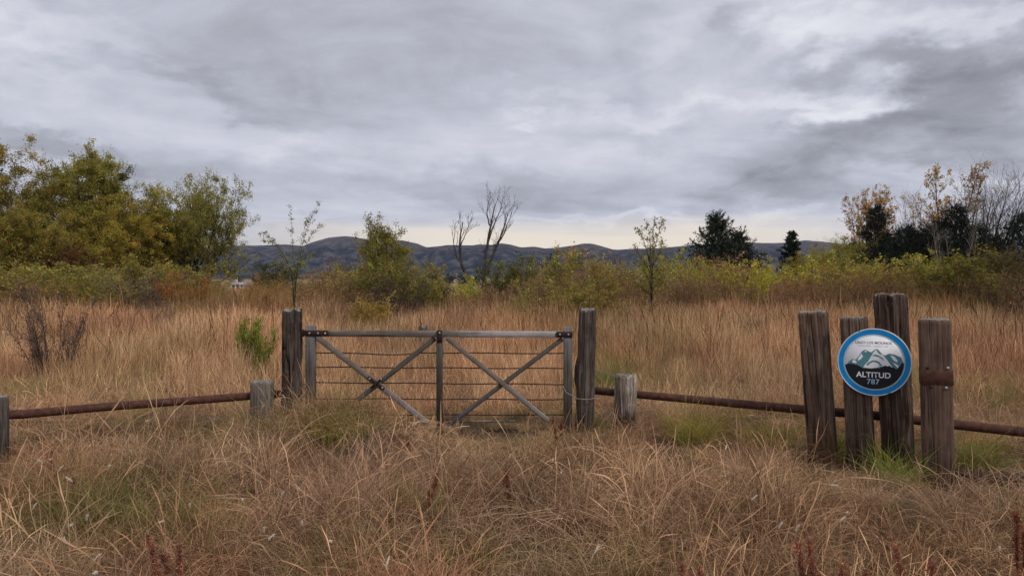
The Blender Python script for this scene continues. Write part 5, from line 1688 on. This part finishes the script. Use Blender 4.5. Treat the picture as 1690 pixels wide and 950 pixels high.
dk(88, 735, 5.6, 2, 'brown dock stalks below the pipe rail at far left', 10, col=(.27, .14, .085))
dk(1687, 850, 3.6, 2, 'rusty dock stalk at the right edge near the bottom corner', 11, col=(.28, .11, .065))

# pale fluffy seed heads on bent stalks
rs2 = np.random.default_rng(404)


def seedhead(seed):
    r = np.random.default_rng(seed)
    H = .42; lean = r.normal(0, .25)
    P0, R0 = stems(r, [[0, 0, 0]], [[lean, r.normal(0, .1), 1]], [H], [.0016], S=8, wob=.09, taper=.6)
    e = empty('seed_stalk', (0, 0, 0))
    v, q = tubes(P0, R0, 4)
    link('stalk', mk_mesh('stalk', v, [q], col=np.tile((.38, .28, .18), (len(v), 1)), mats=[M_PLANT]), e)
    tip = P0[0, -1]; d = norm(P0[0, -1] - P0[0, -2] + r.normal(0, .3, 3)); n = 9
    s = np.linspace(0, 1, n); L = r.uniform(.05, .075)
    C_ = tip + d * (s * L)[:, None] + np.array([0, 0, -1]) * (s ** 2 * .008)[:, None]
    v, q = tubes(C_[None], (np.sin(np.clip(s * .92 + .08, 0, 1) * np.pi) ** .7 * .0062 + .0004)[None], 7)
    v = v + r.normal(0, .0007, v.shape)
    lv, lq, lc = leaves(r, C_[None], 130, .010, .0035, [(1, (.74, .68, .58)), (1, (.82, .78, .7))], t0=0, aspect=.16, along=1.2)
    lq = lq + len(v)
    link('seed_head', mk_mesh('seed_head', np.vstack([v, lv]), [np.vstack([q, lq])], col=np.vstack([np.tile((.74, .68, .58), (len(v), 1)), lc]), mats=[M_PLANT]), e)
    e['tip'] = [float(i) for i in C_[n // 2]]
    return e


SH = [(66, 760), (84, 757), (100, 772), (143, 853), (161, 918), (158, 944), (114, 790), (118, 865), (57, 834), (107, 891), (214, 745), (181, 768), (313, 833), (400, 823), (466, 814), (436, 873), (448, 885), (545, 892), (913, 759), (926, 779), (985, 905), (1288, 866), (1390, 856), (1399, 845), (1649, 904), (1377, 800), (1198, 738), (988, 802), (1245, 820), (243, 694), (498, 862), (266, 860), (640, 925), (1316, 870)]
SEEDLAB = 'pale fluffy seed head on a thin dry stalk in the foreground grass'
sp_ = [seedhead(500 + i) for i in range(6)]
for i, (px, py) in enumerate(SH):
    e = sp_[i] if i < 6 else copy_thing(sp_[i % 6])
    Y = 1.25 * F / (py - HOR) if py > 720 else 7.2
    Y = max(Y, 3.4)
    for _ in range(8):
        p = at(px, py, Y)
        g0 = gz(p.x, Y)
        want = g0 + .30
        Y = Y * (1 + (p.z - want) / 1.3 * .8)
    rz = rs2.uniform(-.8, .8)
    tp = Vector(e['tip']); tp.rotate(Matrix.Rotation(rz, 3, 'Z'))
    p = at(px, py, Y)
    s = max(.5, (p.z - gz(p.x, Y)) / tp.z)
    e.scale = (s, s, s); e.rotation_euler = (0, 0, rz)
    e.location = (p.x - tp.x * s, Y - tp.y * s, p.z - tp.z * s)
    tag(e, SEEDLAB, 'seed head', 'pale fluffy seed heads in the foreground grass')
for e in sp_: del e['tip']
for o in bpy.data.objects:
    for k in ('h', 'tip'):
        if k in o: del o[k]
